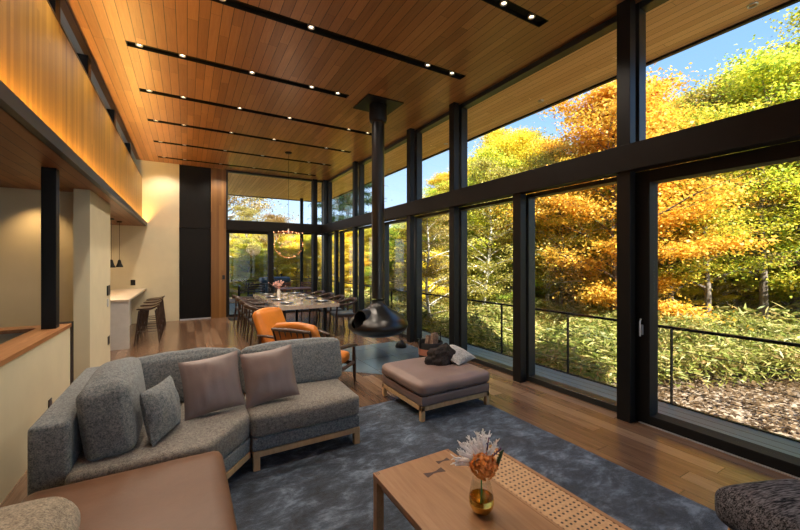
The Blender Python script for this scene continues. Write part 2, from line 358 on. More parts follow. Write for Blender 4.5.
# lower wing on the left
slabs('wall_wing_far', M['cream'], [(-6.2, -1.22, 6.3, 6.42, 0, 2.5)])
slabs('wall_wing_left', M['cream2'], [(-6.3, -6.2, -5.1, 11.62, -2.0, 2.6)])
slabs('wall_partition', M['cream'], [(-1.22, -1.06, 5.97, 7.39, 0, 2.5)])
slabs('ceiling_wing', M['soffit'], [(-6.3, -.94, -5.1, 11.5, 2.5, 2.56)])
M['gravel'] = plain('roof_gravel', (.36, .35, .33), .9)
slabs('roof_wing', M['gravel'], [(-6.35, -1.3, -5.1, 11.62, 3.4, 3.5), (-6.35, -6.3, -5.1, 11.62, 2.56, 3.4)])
S(MB().box(-1.06, -1.0, -5.0, 11.5, 2.56, 3.75).out('wall_fascia', M['fascia']))
slabs('trim_fascia_cap', M['steel'], [(-1.25, -.995, -5.0, 11.5, 3.75, 3.765)])
slabs('trim_steel_edge', M['grey'], [(-.95, -.90, -5.0, 11.5, 2.5, 2.565), (-.90, -.89, -5.0, 11.5, 2.5, 2.6)])
cv = E('cove_light', 'warm linear cove light glowing up the wooden strip fascia from behind the grey steel edge', 'cove light')
MB().box(-.935, -.905, -4.9, 11.45, 2.565, 2.571).out('led_strip', M['cove'], cv)
# half wall and stairwell
slabs('wall_half', M['cream'], [(-1.23, -1.06, -5.0, 5.06, -.12, .91), (-6.2, -1.23, 4.9, 5.06, -.12, .91)])
S(MB().prism([(-1.27, -2.5), (-1.05, -2.5), (-1.05, 5.07), (-6.2, 5.07), (-6.2, 4.86), (-1.27, 4.86)], .91, .945).out('trim_rail_cap', M['cap']))
slabs('trim_half_wall_end', M['steel'], [(-1.22, -1.06, 5.07, 5.2, 0, .95)])
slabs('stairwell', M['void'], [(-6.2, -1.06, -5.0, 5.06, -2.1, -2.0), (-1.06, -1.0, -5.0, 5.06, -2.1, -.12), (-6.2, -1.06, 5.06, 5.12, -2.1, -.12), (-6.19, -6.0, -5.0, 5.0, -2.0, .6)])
slabs('dark_band_wing_base', M['matblack'], [(-6.2, -1.22, 6.27, 6.3, 0, .09)])  # narrow dark band along the foot of the wing wall
S(MB().box(-1.205, -1.095, 4.74, 4.85, .945, 2.5, .004).out('column_square', M['steel']))
# clerestory on the left
for k, yy in enumerate((2.6, 4.72, 6.05, 7.98, 10.05)):
    S(MB().box(-1.2, -1.08, yy-.07, yy+.09, 3.765, H).out('column_clerestory', M['steel']))
S(MB().box(-1.16, -1.15, -5.0, 11.5, 3.77, 4.19).out('window_20', M['glass']))

# ------------------------------------------------------------------ window wall (x = 4)
posts = [(2.04, 1), (3.41, 0), (4.79, 1), (6.15, 1), (7.52, 0), (8.9, 1), (10.3, 0), (-.7, 1)]
for k, (yy, full) in enumerate(posts):
    for z0, z1 in ([(0, 2.49), (2.75, H)] if full else [(0, 2.49)]):
        S(MB().box(3.77, 3.87, yy-.065, yy+.065, z0, z1, .002).out('column_steel', M['steel']))
S(MB().box(3.74, 3.9, -5.0, 11.5, 2.49, 2.75, .003).out('beam_side', M['beam']))
S(MB().box(.96, 3.74, 11.4, 11.56, 2.49, 2.75, .003).out('beam_far', M['beam']))
S(MB().box(3.8, 4.06, 11.38, 11.62, 0, H, .003).out('column_corner', M['alu']))
S(MB().box(3.46, 3.6, 11.42, 11.58, 0, 2.49).box(3.46, 3.6, 11.42, 11.58, 2.75, H).out('column_steel', M['steel']))
wn = [0]
def window(axis, a0, a1, z0, z1, bot=.05, top=.05, side=.05, deep=(3.92, 4.05), m='alu', extra=None):
    """framed fixed pane; axis 'y' = in the x=4 wall, 'x' = in the far wall"""
    wn[0] += 1; w = bpy.data.objects.new('window_%d' % wn[0], None); C.objects.link(w); w['kind'] = 'structure'
    d0, d1 = deep; f = MB()
    def bb(mb, p0, p1, q0, q1, e0=d0, e1=d1):
        if axis == 'y': mb.box(e0, e1, p0, p1, q0, q1, .003, 1)
        else: mb.box(p0, p1, e0, e1, q0, q1, .003, 1)
    bb(f, a0, a0+side, z0, z1); bb(f, a1-side, a1, z0, z1); bb(f, a0+side, a1-side, z0, z0+bot); bb(f, a0+side, a1-side, z1-top, z1)
    f.out('frame', M[m], w); g = MB(); c = (d0+d1)/2
    bb(g, a0+side, a1-side, z0+bot, z1-top, c-.004, c+.004); g.out('glass', M['glass'], w)
    return w
lo = [2.04, 3.41, 4.79, 6.15, 7.52, 8.9, 10.3, 11.38]
for k in range(7): window('y', lo[k]-.02, lo[k+1]-.02, 0, 2.49, bot=.07)
up = [-.7, 2.04, 4.79, 6.15, 8.9, 11.38]
for k in range(5): window('y', up[k]-.02, up[k+1]-.02, 2.75, H, bot=.03, top=.07, side=.055)
window('y', -5.0, -.72, 2.75, H, bot=.03, top=.07); window('y', -5.0, -.72, 0, 2.49)
# big sliding door in the nearest bay
w = window('y', -.72, 2.02, 0, 2.49, bot=.09, top=.12, side=.16, deep=(3.9, 4.06), m='matblack'); w.name = 'door_2'
h = MB(); h.box(3.885, 3.9, 1.915, 1.935, .87, .97, .004).tube([(3.87, 1.925, 1.03), (3.852, 1.925, 1.0), (3.85, 1.925, .93), (3.852, 1.925, .86)], .008, 8)
h.out('handle', M['silver'], w, smooth=True)
slabs('trim_floor_track', M['silver'], [(3.872, 3.888, -5.0, 1.95, 0, .008)])
# unseen glazed wall behind the camera, added so sunlight bounces into the room
for xa, xb in ((-1.0, .25), (.25, 1.5), (1.5, 2.75), (2.75, 4.0)):
    window('x', xa, xb, 0, 2.49, deep=(-5.09, -5.0)); window('x', xa, xb, 2.75, H, deep=(-5.09, -5.0))
S(MB().box(-9, 4.78, -16, -5.12, -.12, -.04).out('bounce_terrace_rear', M['bounceterrace']))  # unseen pale slab, added to bounce sunlight up to the ceiling
# far glazing
DP = (11.5, 11.6)
window('x', .96, 3.5, 2.75, H, bot=.03, top=.06, deep=DP); window('x', 3.56, 3.82, 2.75, H, bot=.03, top=.06, side=.03, deep=DP)
w = window('x', .96, 2.2, 0, 2.49, bot=.06, top=.09, side=.09, deep=DP, m='matblack'); w.name = 'door_3'
window('x', 2.16, 3.5, 0, 2.49, bot=.06, side=.05, deep=DP, m='matblack'); window('x', 3.56, 3.82, 0, 2.49, bot=.06, side=.03, deep=DP)
S(MB().box(2.1, 2.26, 11.44, 11.56, 0, 2.49).out('column_door_meeting', M['matblack']))

# ------------------------------------------------------------------ outside: decks, rail, ground
slabs('deck', M['deck'], [(4.1, 4.78, -5.5, 11.7, -.12, -.04), (-1, 4.78, 11.7, 15.5, -.12, -.04)])
slabs('trim_deck_edge', M['steel'], [(4.78, 4.82, -5.5, 15.54, -.3, -.03), (-1, 4.78, 15.5, 15.54, -.3, -.03)])
S(MB().box(-1, 4.1, -5.1, 11.7, -2.2, -.62).box(-1, 4.6, 11.7, 15.4, -.64, -.3).out('wall_foundation', M['cream2']))
rl = E('deck_railing', 'thin black steel railing with cables along the outer edge of the grey deck', 'railing')
MB().box(4.775, 4.825, -5.5, 15.54, .82, .85, .004).box(-1, 4.825, 15.49, 15.54, .82, .85, .004).out('handrail', M['steel'], rl)
cb = MB()
for z in (.14, .36, .58):
    cb.tube([(4.8, -5.5, z), (4.8, 15.5, z)], .004, 6); cb.tube([(4.8, 15.5, z), (-1, 15.5, z)], .004, 6)
cb.out('cable', M['grey'], rl)
for yy in [.72, 2.06, 3.38, 4.68, 6.0, 7.35, 8.7, 10.0, 11.35, 12.7, 14.05, 15.5]:
    MB().box(4.78, 4.82, yy-.006, yy+.006, -.1, .82).out('baluster', M['steel'], rl)
for xx in (3.4, 2.1, .8, -.5): MB().box(xx-.006, xx+.006, 15.48, 15.52, -.1, .82).out('baluster', M['steel'], rl)
S(MB().tube([(4.12, 15.2, -.04), (4.12, 15.2, H)], .07, 16).out('column_terrace', M['steel'], smooth=True))

def gz(x, y):
    d = math.hypot(max(0, x-5), max(0, y-3)*.8)
    z = -.62+.10*noise.noise(Vector((x*.3, y*.3, 0)))
    if d > 14: z += (d-14)*.035
    return z
n = 90; x0, x1, y0, y1 = -45, 90, -14, 110
vs = []; fs = []
for j in range(n+1):
    for i in range(n+1):
        x = x0+(x1-x0)*i/n; y = y0+(y1-y0)*j/n
        vs.append((x, y, gz(x, y) if (x > 4.9 or y > 15.6 or x < -7) else -2.3))
for j in range(n):
    for i in range(n):
        a = j*(n+1)+i; fs.append((a, a+1, a+n+2, a+n+1))
me = bpy.data.meshes.new('ground'); me.from_pydata(vs, [], fs); S(link('ground', me, M['ground'], smooth=True))

# ------------------------------------------------------------------ leaves and trees
rng = np.random.default_rng(7)
def leaf_mesh(name, P, size, aspect=.55, up=.75, stretch=None, dirs=None, rg=rng, fold=.15):
    """one folded rhombic leaf per point"""
    n = len(P); d = rg.normal(size=(n, 3)) if dirs is None else dirs+rg.normal(size=(n, 3))*.35
    if dirs is None: d[:, 2] *= .45; d[:, 2] -= .15
    d /= np.linalg.norm(d, axis=1)[:, None]
    nn = rg.normal(size=(n, 3))*(1-up); nn[:, 2] += up
    s = np.cross(d, nn); s /= np.linalg.norm(s, axis=1)[:, None]+1e-9; nn = np.cross(s, d)
    L = (size*(.65+.7*rg.random(n)))[:, None]
    V = np.empty((n, 4, 3)); V[:, 0] = P; V[:, 1] = P+d*L*.5+s*L*aspect*.5+nn*L*fold; V[:, 2] = P+d*L; V[:, 3] = P+d*L*.5-s*L*aspect*.5+nn*L*fold
    me = bpy.data.meshes.new(name); me.vertices.add(4*n); me.vertices.foreach_set('co', V.reshape(-1))
    me.loops.add(4*n); me.loops.foreach_set('vertex_index', np.arange(4*n, dtype=np.int32))
    me.polygons.add(n); me.polygons.foreach_set('loop_start', np.arange(0, 4*n, 4, dtype=np.int32)); me.polygons.foreach_set('loop_total', np.full(n, 4, dtype=np.int32))
    me.update(calc_edges=True); return me
def make_tree(kind, leaf, bark, Hh, rad, nb, clumps, per, lsize, seed, low=.25, name='maple_tree', label='', group=None, lean=.0, flat=.12, spread=.34):
    rd = random.Random(seed); rg = np.random.default_rng(seed)
    root = E(name, label, 'tree', group=group)
    tr = MB(); ends = []
    tp = []; x = y = 0
    for k in range(9):
        f = k/8; tp.append(Vector((x, y, f*Hh*.93-.3*(k == 0)))); x += rd.uniform(-.12, .12)*Hh*.12+lean*Hh*.1; y += rd.uniform(-.12, .12)*Hh*.12
    r0 = Hh*.0135
    tr.tube(tp, [r0*(1-.9*k/8) for k in range(9)], 8)
    def at(f):
        q = f*8; i = min(7, int(q)); return tp[i].lerp(tp[i+1], q-i)
    for k in range(nb):
        f = low+(1-low)*(k+.5)/nb*.96; a = k*2.4+rd.uniform(-.4, .4); base = at(f)
        Lb = rad*(math.sin(PI*min(1, (.16+.84*(f-low)/(1-low)))**.8)*.8+.25)*rd.uniform(.6, 1.3); el = rd.uniform(.15, .6)+.5*f
        if kind == 'pine': Lb = rad*(1.08-f)*1.2; el = rd.uniform(-.15, .2)
        p = [base]
        for j in range(1, 5):
            q = j/4; p.append(base+Vector((math.cos(a+.25*q)*math.cos(el*(1-.4*q)), math.sin(a+.25*q)*math.cos(el*(1-.4*q)), math.sin(el*(1-.4*q))))*Lb*q)
        rr = r0*(1-.9*f)*.5+.006
        tr.tube(p, [rr, rr*.75, rr*.5, rr*.3, rr*.12], 5, cap=False); ends.append(p)
        for j in range(4):
            q = rd.uniform(.3, .9); i = min(3, int(q*4)); bp = p[i].lerp(p[i+1], q*4-i); aa = a+rd.choice((-1, 1))*rd.uniform(.5, 1.1)
            Ls = Lb*rd.uniform(.25, .5); e = bp+Vector((math.cos(aa), math.sin(aa), rd.uniform(.0, .6)))*Ls
            m_ = (bp+e)/2+Vector((0, 0, .05*Ls)); tr.tube([bp, m_, e], [rr*.4, rr*.25, rr*.08], 4, cap=False); ends.append([bp, bp.lerp(m_, .5), m_, m_.lerp(e, .5), e])
    tr.out('trunk', M[bark], root, smooth=True)
    P = []
    for k in range(clumps):
        b_ = rd.choice(ends); q = rd.uniform(.25, 1.02); i = min(3, int(q*4)); c = b_[i].lerp(b_[i+1], q*4-i)
        s = spread*rd.uniform(.6, 1.25)
        pts = rg.normal(size=(per, 3))*np.array([s, s, s*flat/.42])+np.array(c)
        P.append(pts)
    P = np.concatenate(P); P = P[P[:, 2] > .3]
    if kind == 'pine': me = leaf_mesh('crown', P, lsize, .1, .5, rg=rg)
    else: me = leaf_mesh('crown', P, lsize, .8, .62, rg=rg)
    link('crown', me, LM[leaf], root)
    return root
P_ = {}
gk = dict(thin='slim dark trunked trees of the wood', yellow='yellow autumn trees of the wood', orange='orange autumn trees of the wood', lime='yellow green trees of the wood', green='green trees of the wood', brown='thin tan trees of the wood', pine='dark pines of the wood')
lbl = dict(thin='slim dark trunked tree with open crown in the woodland outside', yellow='slender tree in full yellow autumn leaf in the woodland outside', orange='maple in orange autumn leaf standing in the woodland outside', lime='tree with mixed green and yellow leaves in the woodland outside', green='mostly green leaved tree in the woodland outside', brown='pale barked tree with sparse tan and olive leaves in the woodland outside', pine='dark needled pine rising beyond the covered terrace')
P_['yellow'] = make_tree('b', 'yellow', 'bark', 9, 2.6, 38, 520, 120, .08, 11, .07, 'autumn_tree', lbl['yellow'], gk['yellow'])
P_['orange'] = make_tree('b', 'orange', 'bark', 8, 2.8, 38, 520, 125, .082, 12, .08, 'maple_tree', lbl['orange'], gk['orange'])
P_['lime'] = make_tree('b', 'lime', 'bark', 9.5, 3.1, 42, 540, 120, .08, 13, .07, 'leafy_tree', lbl['lime'], gk['lime'], lean=.2)
P_['green'] = make_tree('b', 'green', 'bark', 9, 3.0, 38, 480, 120, .082, 14, .08, 'leafy_tree', lbl['green'], gk['green'])
P_['brown'] = make_tree('b', 'brown', 'palebark', 9, 2.2, 34, 300, 70, .08, 15, .12, 'birch_tree', lbl['brown'], gk['brown'])
P_['thin'] = make_tree('b', 'lime', 'bark', 9, 2.0, 28, 190, 90, .085, 21, .2, 'slim_tree', lbl['thin'], gk['thin'])
P_['pine'] = make_tree('pine', 'pine', 'bark', 13, 2.8, 44, 420, 90, .28, 16, .35, 'pine_tree', lbl['pine'], gk['pine'], flat=.06, spread=.34)
used = set(); rt = random.Random(5)
def tree(kind, x, y, sc, label=None, rz=None):
    o = P_[kind]
    if kind in used: o = copy_tree(o)
    used.add(kind); o.location = (x, y, gz(x, y)-.05); o.rotation_euler = (0, 0, rz if rz is not None else rt.uniform(0, 6.28)); o.scale = (sc, sc, sc)
    o['label'] = label or lbl[kind]
    if label:
        if 'group' in o: del o['group']
    else: o['group'] = gk[kind]
    return o
# near, individually recognisable trees: (kind, x, y, scale)
tree('brown', 5.58, 7.86, 0.45, 'pale trunked slim birch just beyond the deck rail, second bay from the ottoman')
tree('orange', 10.64, 5.96, 0.94, 'golden orange maple closest to the deck, beside the thick post of the sliding door')
tree('lime', 15.66, 3.61, 1.00, 'large yellow green tree rising over the clearing outside the sliding door')
tree('yellow', 10.23, 9.66, 0.80, 'broad yellow tree behind the birch, filling the wide upper window pane')
tree('lime', 16.96, 6.33, 0.90, 'green and yellow tree right behind the golden maple, seen through the sliding door')
for k, x, y, s in [('orange', 11.5, 8.4, 0.60), ('yellow', 19.4, 6.1, 1.00), ('green', 18.8, 2.9, 1.00), ('orange', 16.8, 7.6, 0.70), ('yellow', 26.2, 6.8, 1.40), ('brown', 8.0, 8.7, 0.63),
    ('brown', 10.1, 8.0, 0.69), ('brown', 15.4, 4.9, 0.95), ('lime', 9.7, 11.7, 0.62), ('yellow', 10.1, 13.8, 0.63), ('green', 8.8, 15.6, 0.47), ('brown', 10.2, 14.2, 0.61),
    ('yellow', 11.3, 12.5, 0.75), ('yellow', 13.5, 11.1, 0.86), ('yellow', 15.3, 10.7, 0.81), ('orange', 16.9, 9.8, 0.96), ('lime', 19.2, 9.3, 0.95), ('green', 19.4, 7.7, 1.04),
    ('lime', 21.1, 6.8, 1.10), ('yellow', 24.8, 6.2, 1.20), ('lime', 24.2, 4.7, 1.20), ('green', 28.5, 4.2, 1.20), ('brown', 0.8, 25.4, 1.40), ('yellow', 2.9, 24.3, 0.47),
    ('yellow', 4.7, 23.3, 0.47), ('yellow', 6.6, 22.1, 0.47), ('orange', 8.7, 20.6, 0.54), ('lime', 9.2, 18.8, 0.45), ('green', 12.2, 18.3, 0.61), ('lime', 14.0, 18.7, 0.69),
    ('yellow', 15.8, 16.9, 1.01), ('lime', 17.0, 14.9, 1.07), ('green', 19.6, 15.2, 1.06), ('brown', 20.9, 14.1, 0.99), ('yellow', 22.5, 12.9, 1.05), ('yellow', 25.7, 11.9, 1.35),
    ('yellow', 26.3, 10.2, 1.33), ('orange', 26.3, 9.1, 1.40), ('lime', 29.5, 8.3, 1.40), ('green', 32.3, 7.9, 1.40), ('lime', 33.8, 6.4, 1.40), ('yellow', 33.4, 5.2, 1.40),
    ('lime', 35.4, 4.4, 1.40), ('green', 0.9, 31.6, 0.52), ('brown', 3.4, 31.7, 1.70), ('yellow', 5.9, 27.7, 0.52), ('yellow', 7.5, 26.7, 0.52), ('yellow', 11.0, 27.9, 0.56),
    ('orange', 12.5, 26.2, 0.61), ('lime', 13.6, 22.6, 0.53), ('green', 16.9, 21.9, 0.84), ('lime', 18.6, 21.3, 0.94), ('yellow', 20.9, 19.9, 1.40), ('lime', 23.4, 18.5, 1.16),
    ('green', 25.4, 16.8, 1.14), ('brown', 26.3, 15.5, 1.19), ('yellow', 30.0, 15.0, 1.61), ('yellow', 33.7, 14.0, 1.65), ('yellow', 35.8, 12.4, 1.70), ('orange', 35.8, 9.9, 1.70),
    ('lime', 37.2, 9.4, 1.70), ('green', 41.9, 8.3, 1.70), ('lime', 43.4, 6.6, 1.70), ('yellow', 1.0, 40.8, 0.60), ('lime', 5.3, 39.4, 0.59), ('green', 9.6, 35.9, 0.61),
    ('brown', 15.5, 36.3, 0.69), ('yellow', 19.9, 32.8, 0.88), ('yellow', 24.4, 32.3, 1.32), ('yellow', 26.8, 26.2, 1.50), ('orange', 33.1, 24.7, 1.50), ('lime', 36.0, 21.2, 1.45),
    ('green', 42.1, 19.9, 1.50), ('lime', 44.8, 15.9, 1.50), ('yellow', 52.9, 14.4, 1.50), ('lime', 56.4, 11.0, 1.50), ('thin', 12.0, 5.1, 0.74), ('thin', 12.1, 4.3, 0.75),
    ('thin', 15.6, 4.8, 1.00), ('thin', 13.9, 3.7, 0.95), ('thin', 18.5, 4.3, 1.00), ('thin', 10.1, 7.4, 0.64), ('thin', 11.5, 9.5, 0.83), ('thin', 8.8, 9.3, 0.71),
    ('thin', 13.4, 6.7, 0.85), ('thin', 8.1, 10.3, 0.61), ('thin', 8.1, 12.7, 0.53), ('thin', 12.8, 8.1, 0.70), ('thin', 5.8, 19.8, 0.45), ('thin', 3.7, 22.1, 0.46),
    ('thin', 17.5, 6.0, 1.00), ('thin', 16.2, 3.3, 0.95), ('orange', 7.3, 10.0, 0.34), ('lime', 8.1, 9.3, 0.34), ('green', 9.2, 8.5, 0.34), ('yellow', 11.0, 8.4, 0.34),
    ('yellow', 11.2, 7.2, 0.34), ('lime', 12.6, 7.0, 0.34), ('yellow', 14.3, 6.8, 0.34), ('orange', 15.0, 5.7, 0.34), ('lime', 15.6, 5.0, 0.34), ('green', 16.9, 4.6, 0.34),
    ('yellow', 18.5, 3.9, 0.34), ('yellow', 19.1, 3.5, 0.34), ('lime', 20.9, 2.6, 0.34), ('yellow', 9.2, 13.4, 0.42), ('orange', 9.3, 12.1, 0.42), ('lime', 11.4, 12.1, 0.42),
    ('green', 12.5, 11.5, 0.42), ('yellow', 13.4, 10.1, 0.42), ('yellow', 15.1, 10.0, 0.42), ('lime', 15.4, 8.6, 0.42), ('yellow', 16.4, 7.8, 0.42), ('orange', 18.6, 7.9, 0.42),
    ('lime', 18.9, 6.6, 0.42), ('green', 20.3, 6.3, 0.42), ('yellow', 22.0, 5.5, 0.42), ('yellow', 23.4, 4.7, 0.42), ('lime', 24.2, 4.0, 0.42), ('yellow', 24.7, 3.4, 0.42),
    ('orange', 1.2, 20.2, 0.36), ('lime', 2.3, 19.0, 0.36), ('green', 2.8, 19.7, 0.36), ('yellow', 3.8, 18.4, 0.36), ('yellow', 4.8, 18.7, 0.36), ('lime', 5.6, 17.1, 0.36),
    ('yellow', 7.0, 16.8, 0.36), ('orange', 7.9, 17.0, 0.36), ('lime', 8.5, 15.6, 0.36), ('green', 10.7, 17.6, 0.50), ('yellow', 11.4, 15.9, 0.50), ('yellow', 13.3, 15.6, 0.50),
    ('lime', 14.4, 14.5, 0.50), ('yellow', 16.4, 14.3, 0.50), ('orange', 17.3, 13.4, 0.50), ('lime', 19.7, 12.8, 0.50), ('green', 20.9, 11.7, 0.50), ('yellow', 21.4, 11.0, 0.50),
    ('yellow', 22.0, 9.4, 0.50), ('lime', 25.1, 9.4, 0.50), ('yellow', 27.1, 8.4, 0.50), ('orange', 27.0, 7.7, 0.50), ('lime', 29.2, 6.5, 0.50), ('green', 28.4, 5.6, 0.50),
    ('yellow', 32.8, 4.9, 0.50), ('yellow', 1.8, 27.5, 0.50), ('lime', 3.9, 27.6, 0.48), ('yellow', 5.5, 26.0, 0.50), ('orange', 6.7, 24.5, 0.50), ('lime', 8.5, 23.5, 0.48),
    ('green', 10.1, 21.9, 0.50), ('yellow', 12.3, 21.3, 0.50), ('yellow', 13.4, 20.4, 0.50), ('lime', 15.6, 19.6, 0.50), ('yellow', 17.1, 17.8, 0.50), ('orange', 18.7, 17.4, 0.50),
    ('lime', 21.3, 17.2, 0.50), ('green', 21.5, 15.1, 0.50), ('yellow', 25.3, 14.9, 0.50), ('yellow', 26.9, 13.4, 0.50), ('lime', 29.1, 13.1, 0.50), ('yellow', 30.2, 11.3, 0.50),
    ('orange', 33.2, 10.9, 0.50), ('lime', 35.5, 9.5, 0.50), ('green', 34.4, 8.4, 0.50), ('yellow', 35.8, 7.2, 0.50), ('yellow', 37.4, 5.9, 0.50), ('pine', 9.8, 24.4, 1.00),
    ('brown', 2.6, 20.4, 0.60), ('brown', 4.0, 20.3, 0.56), ('green', 10.5, -3.0, .55), ('lime', 7.6, -4.5, .5), ('yellow', 14.5, -1.5, .6)]:
    tree(k, x, y, s)

# bamboo grass
def sasa(n, xr, yr, size, hgt, test):
    P = []
    while len(P) < n:
        x = random.uniform(*xr); y = random.uniform(*yr)
        if not test(x, y): continue
        z = gz(x, y); top = hgt*(.75+.5*noise.noise(Vector((x*.9, y*.9, 3))))
        h = top*random.random()**.45
        P.append((x, y, z+max(.05, h)))
    return np.array(P), size
random.seed(3)
edge = lambda x, y: y > (3.15 if x < 6.9 else 3.15-(x-6.9)*.57)+.3*noise.noise(Vector((x*1.3, y*1.3, 8)))
P1, _ = sasa(150000, (5.0, 12), (-1, 13), .2, 1.05, edge)
P2, _ = sasa(60000, (5.0, 24), (-3, 26), .3, 1.1, lambda x, y: edge(x, y) and (x > 11.5 or y > 12.5))
def blades(P, s): return leaf_mesh('b', P, s, .2, .45, rg=rng, fold=.05)
a_ = blades(P1, .15); b_ = blades(P2, .28)
bm = bmesh.new(); bm.from_mesh(a_); bm.from_mesh(b_); me = bpy.data.meshes.new('bamboo_grass'); bm.to_mesh(me); bm.free()
tag(link('bamboo_grass', me, LM['sasa']), 'knee-high bamboo grass covering the ground below the deck railing', 'undergrowth', kind='stuff')
P = np.array([(lambda x, y: (x, y, gz(x, y)+.02))(random.uniform(4.9, 10), random.uniform(-2, 3.6)) for _ in range(9000)])
tag(link('fallen_leaves', leaf_mesh('fallen_leaves', P, .09, .6, .9, rg=rng), LM['litter']), 'dry tan leaves fallen on the bare ground outside the sliding door', 'leaves', kind='stuff')

# ------------------------------------------------------------------ ceiling fittings
def disc_light(parent, x, y, z, r=.024, glow=None):
    d_ = MB().lathe([(r, 0), (r+.012, -.004), (r+.014, 0), (r+.014, .03), (r, .03)], (x, y, z), 20).out('downlight', M['silver'], parent, smooth=True)
    MB().lathe([(0, .012), (r, .012)], (x, y, z), 20).out('lamp', M['bulb'], d_)
def lamp(kind, loc, energy, col=(1, .72, .45), rot=(0, 0, 0), size=.06, angle=100, blend=.6):
    l = bpy.data.lights.new(kind, kind); l.energy = energy; l.color = col
    if kind == 'SPOT': l.spot_size = R(angle); l.spot_blend = blend; l.shadow_soft_size = size
    elif kind == 'POINT': l.shadow_soft_size = size
    o = bpy.data.objects.new(kind.lower()+'_light', l); C.objects.link(o); o.location = loc; o.rotation_euler = rot; return o
ordn = ['first', 'second', 'third', 'fourth', 'fifth', 'sixth', 'seventh', 'eighth', 'ninth']
slot_lbl = {1: 'black recessed ceiling slot with downlights, nearest the camera and partly cut off',
 2: 'long black recessed ceiling slot one before the flue plate, running nearly overhead', 3: 'short black recessed ceiling slot that stops beside the square flue plate',
 4: 'black recessed ceiling slot just behind the flue plate', 5: 'black recessed ceiling slot, second behind the flue plate', 6: 'black recessed ceiling slot, third behind the flue plate, by the chandelier mount', 7: 'farthest black recessed ceiling slot, close to the far wall'}
for k, yy in enumerate(SY):
    if k == 0: continue
    x1 = 2.2 if k == 3 else SX1
    e = E('recessed_light_slot', slot_lbl[k], 'ceiling light', (0, yy, H), group='recessed light slots across the boarded ceiling')
    b = MB(); e_ = .004
    b.box(SX0, x1, -SW+e_, SW-e_, .045, .06); b.box(SX0, x1, -SW+e_*.5, -SW+.008, 0, .06); b.box(SX0, x1, SW-.008, SW-e_*.5, 0, .06); b.box(SX0+.001, SX0+.008, -SW+.008, SW-.008, 0, .06); b.box(x1-.008, x1-.001, -SW+.008, SW-.008, 0, .06)
    b.out('channel', M['matblack'], e)
    xs = [-.5, -.05, .78, 1.62, 2.03] if k == 3 else [-.5, -.05, .78, 1.62, 2.78, 3.19]
    if k == 2: xs = [-.5, .3, 1.2, 2.78, 3.19]
    for x in xs: disc_light(e, x, 0, .012)
    for x in xs[::2]: lamp('SPOT', (x, yy, H-.03), 58, (1, .86, .70), angle=130)
# flue plate and hanging fireplace
FX, FY = 2.75, 5.45
f = E('suspended_fireplace', 'glossy black saucer shaped fireplace hanging from the ceiling on a long flue pipe', 'fireplace', (FX, FY, 0))
MB().box(-.32, .32, -.3, .3, H-.02, H-.002).out('ceiling_plate', M['steel'], f)
MB().lathe([(.145, H-.02), (.15, H-.03), (.15, 3.98), (.142, 3.93), (.13, 3.9), (.108, 3.89)], n=40).out('collar', M['steel'], f, smooth=True)
MB().lathe([(.106, 3.93), (.106, .98)], n=40).out('flue_pipe', M['black'], f, smooth=True)
ctrl = [(.106, .95), (.112, .905), (.145, .86), (.22, .81), (.32, .75), (.415, .68), (.475, .615), (.50, .555), (.49, .505), (.45, .455), (.36, .405), (.24, .372), (.12, .36), (0, .357)]
prof = []
for i in range(len(ctrl)-1):
    for q in range(4):
        tq = q/4; p0 = ctrl[max(i-1, 0)]; p1 = ctrl[i]; p2 = ctrl[i+1]; p3 = ctrl[min(i+2, len(ctrl)-1)]
        prof.append(tuple(.5*((2*p1[c])+(-p0[c]+p2[c])*tq+(2*p0[c]-5*p1[c]+4*p2[c]-p3[c])*tq*tq+(-p0[c]+3*p1[c]-3*p2[c]+p3[c])*tq**3) for c in (0, 1)))
prof.append((0, .357))
mb = MB().lathe(prof, n=120)
ax = Vector((-.93, -.27, .16)).normalized(); oc = Vector((0, 0, .60))
def perp(p): q = p-oc; return (q-ax*q.dot(ax)).length, q.dot(ax)
kill = [fc for fc in mb.bm.faces if perp(fc.calc_center_median())[0] < .135 and perp(fc.calc_center_median())[1] > 0]
bmesh.ops.delete(mb.bm, geom=kill, context='FACES'); mb.out('bowl', M['black'], f, smooth=True)
a1 = ax.cross(Vector((0, 0, 1))).normalized(); a2 = a1.cross(ax).normalized()
def ringp(r, d, n=48): return [oc+ax*d+a1*r*math.cos(2*PI*k/n)+a2*r*math.sin(2*PI*k/n)*1.0 for k in range(n)]
rb = MB(); rr = [ringp(.20, 0.1), ringp(.18, .24), ringp(.158, .385), ringp(.152, .402), ringp(.142, .405), ringp(.138, .395), ringp(.135, .30), ringp(.12, .05)]
vv = [[rb.bm.verts.new(p) for p in r_] for r_ in rr]
for i in range(len(vv)-1):
    for k in range(48): rb.bm.faces.new((vv[i][k], vv[i][(k+1) % 48], vv[i+1][(k+1) % 48], vv[i+1][k]))
rb.bm.faces.new(vv[-1]); rb.out('fire_opening', M['black'], f, smooth=True)
S(MB().prism([(3.66, 6.33), (2.385, 6.33), (1.87, 5.815), (1.87, 5.085), (2.385, 4.57), (3.66, 4.57)], 0, .006).out('floor_hearth', M['stone']))
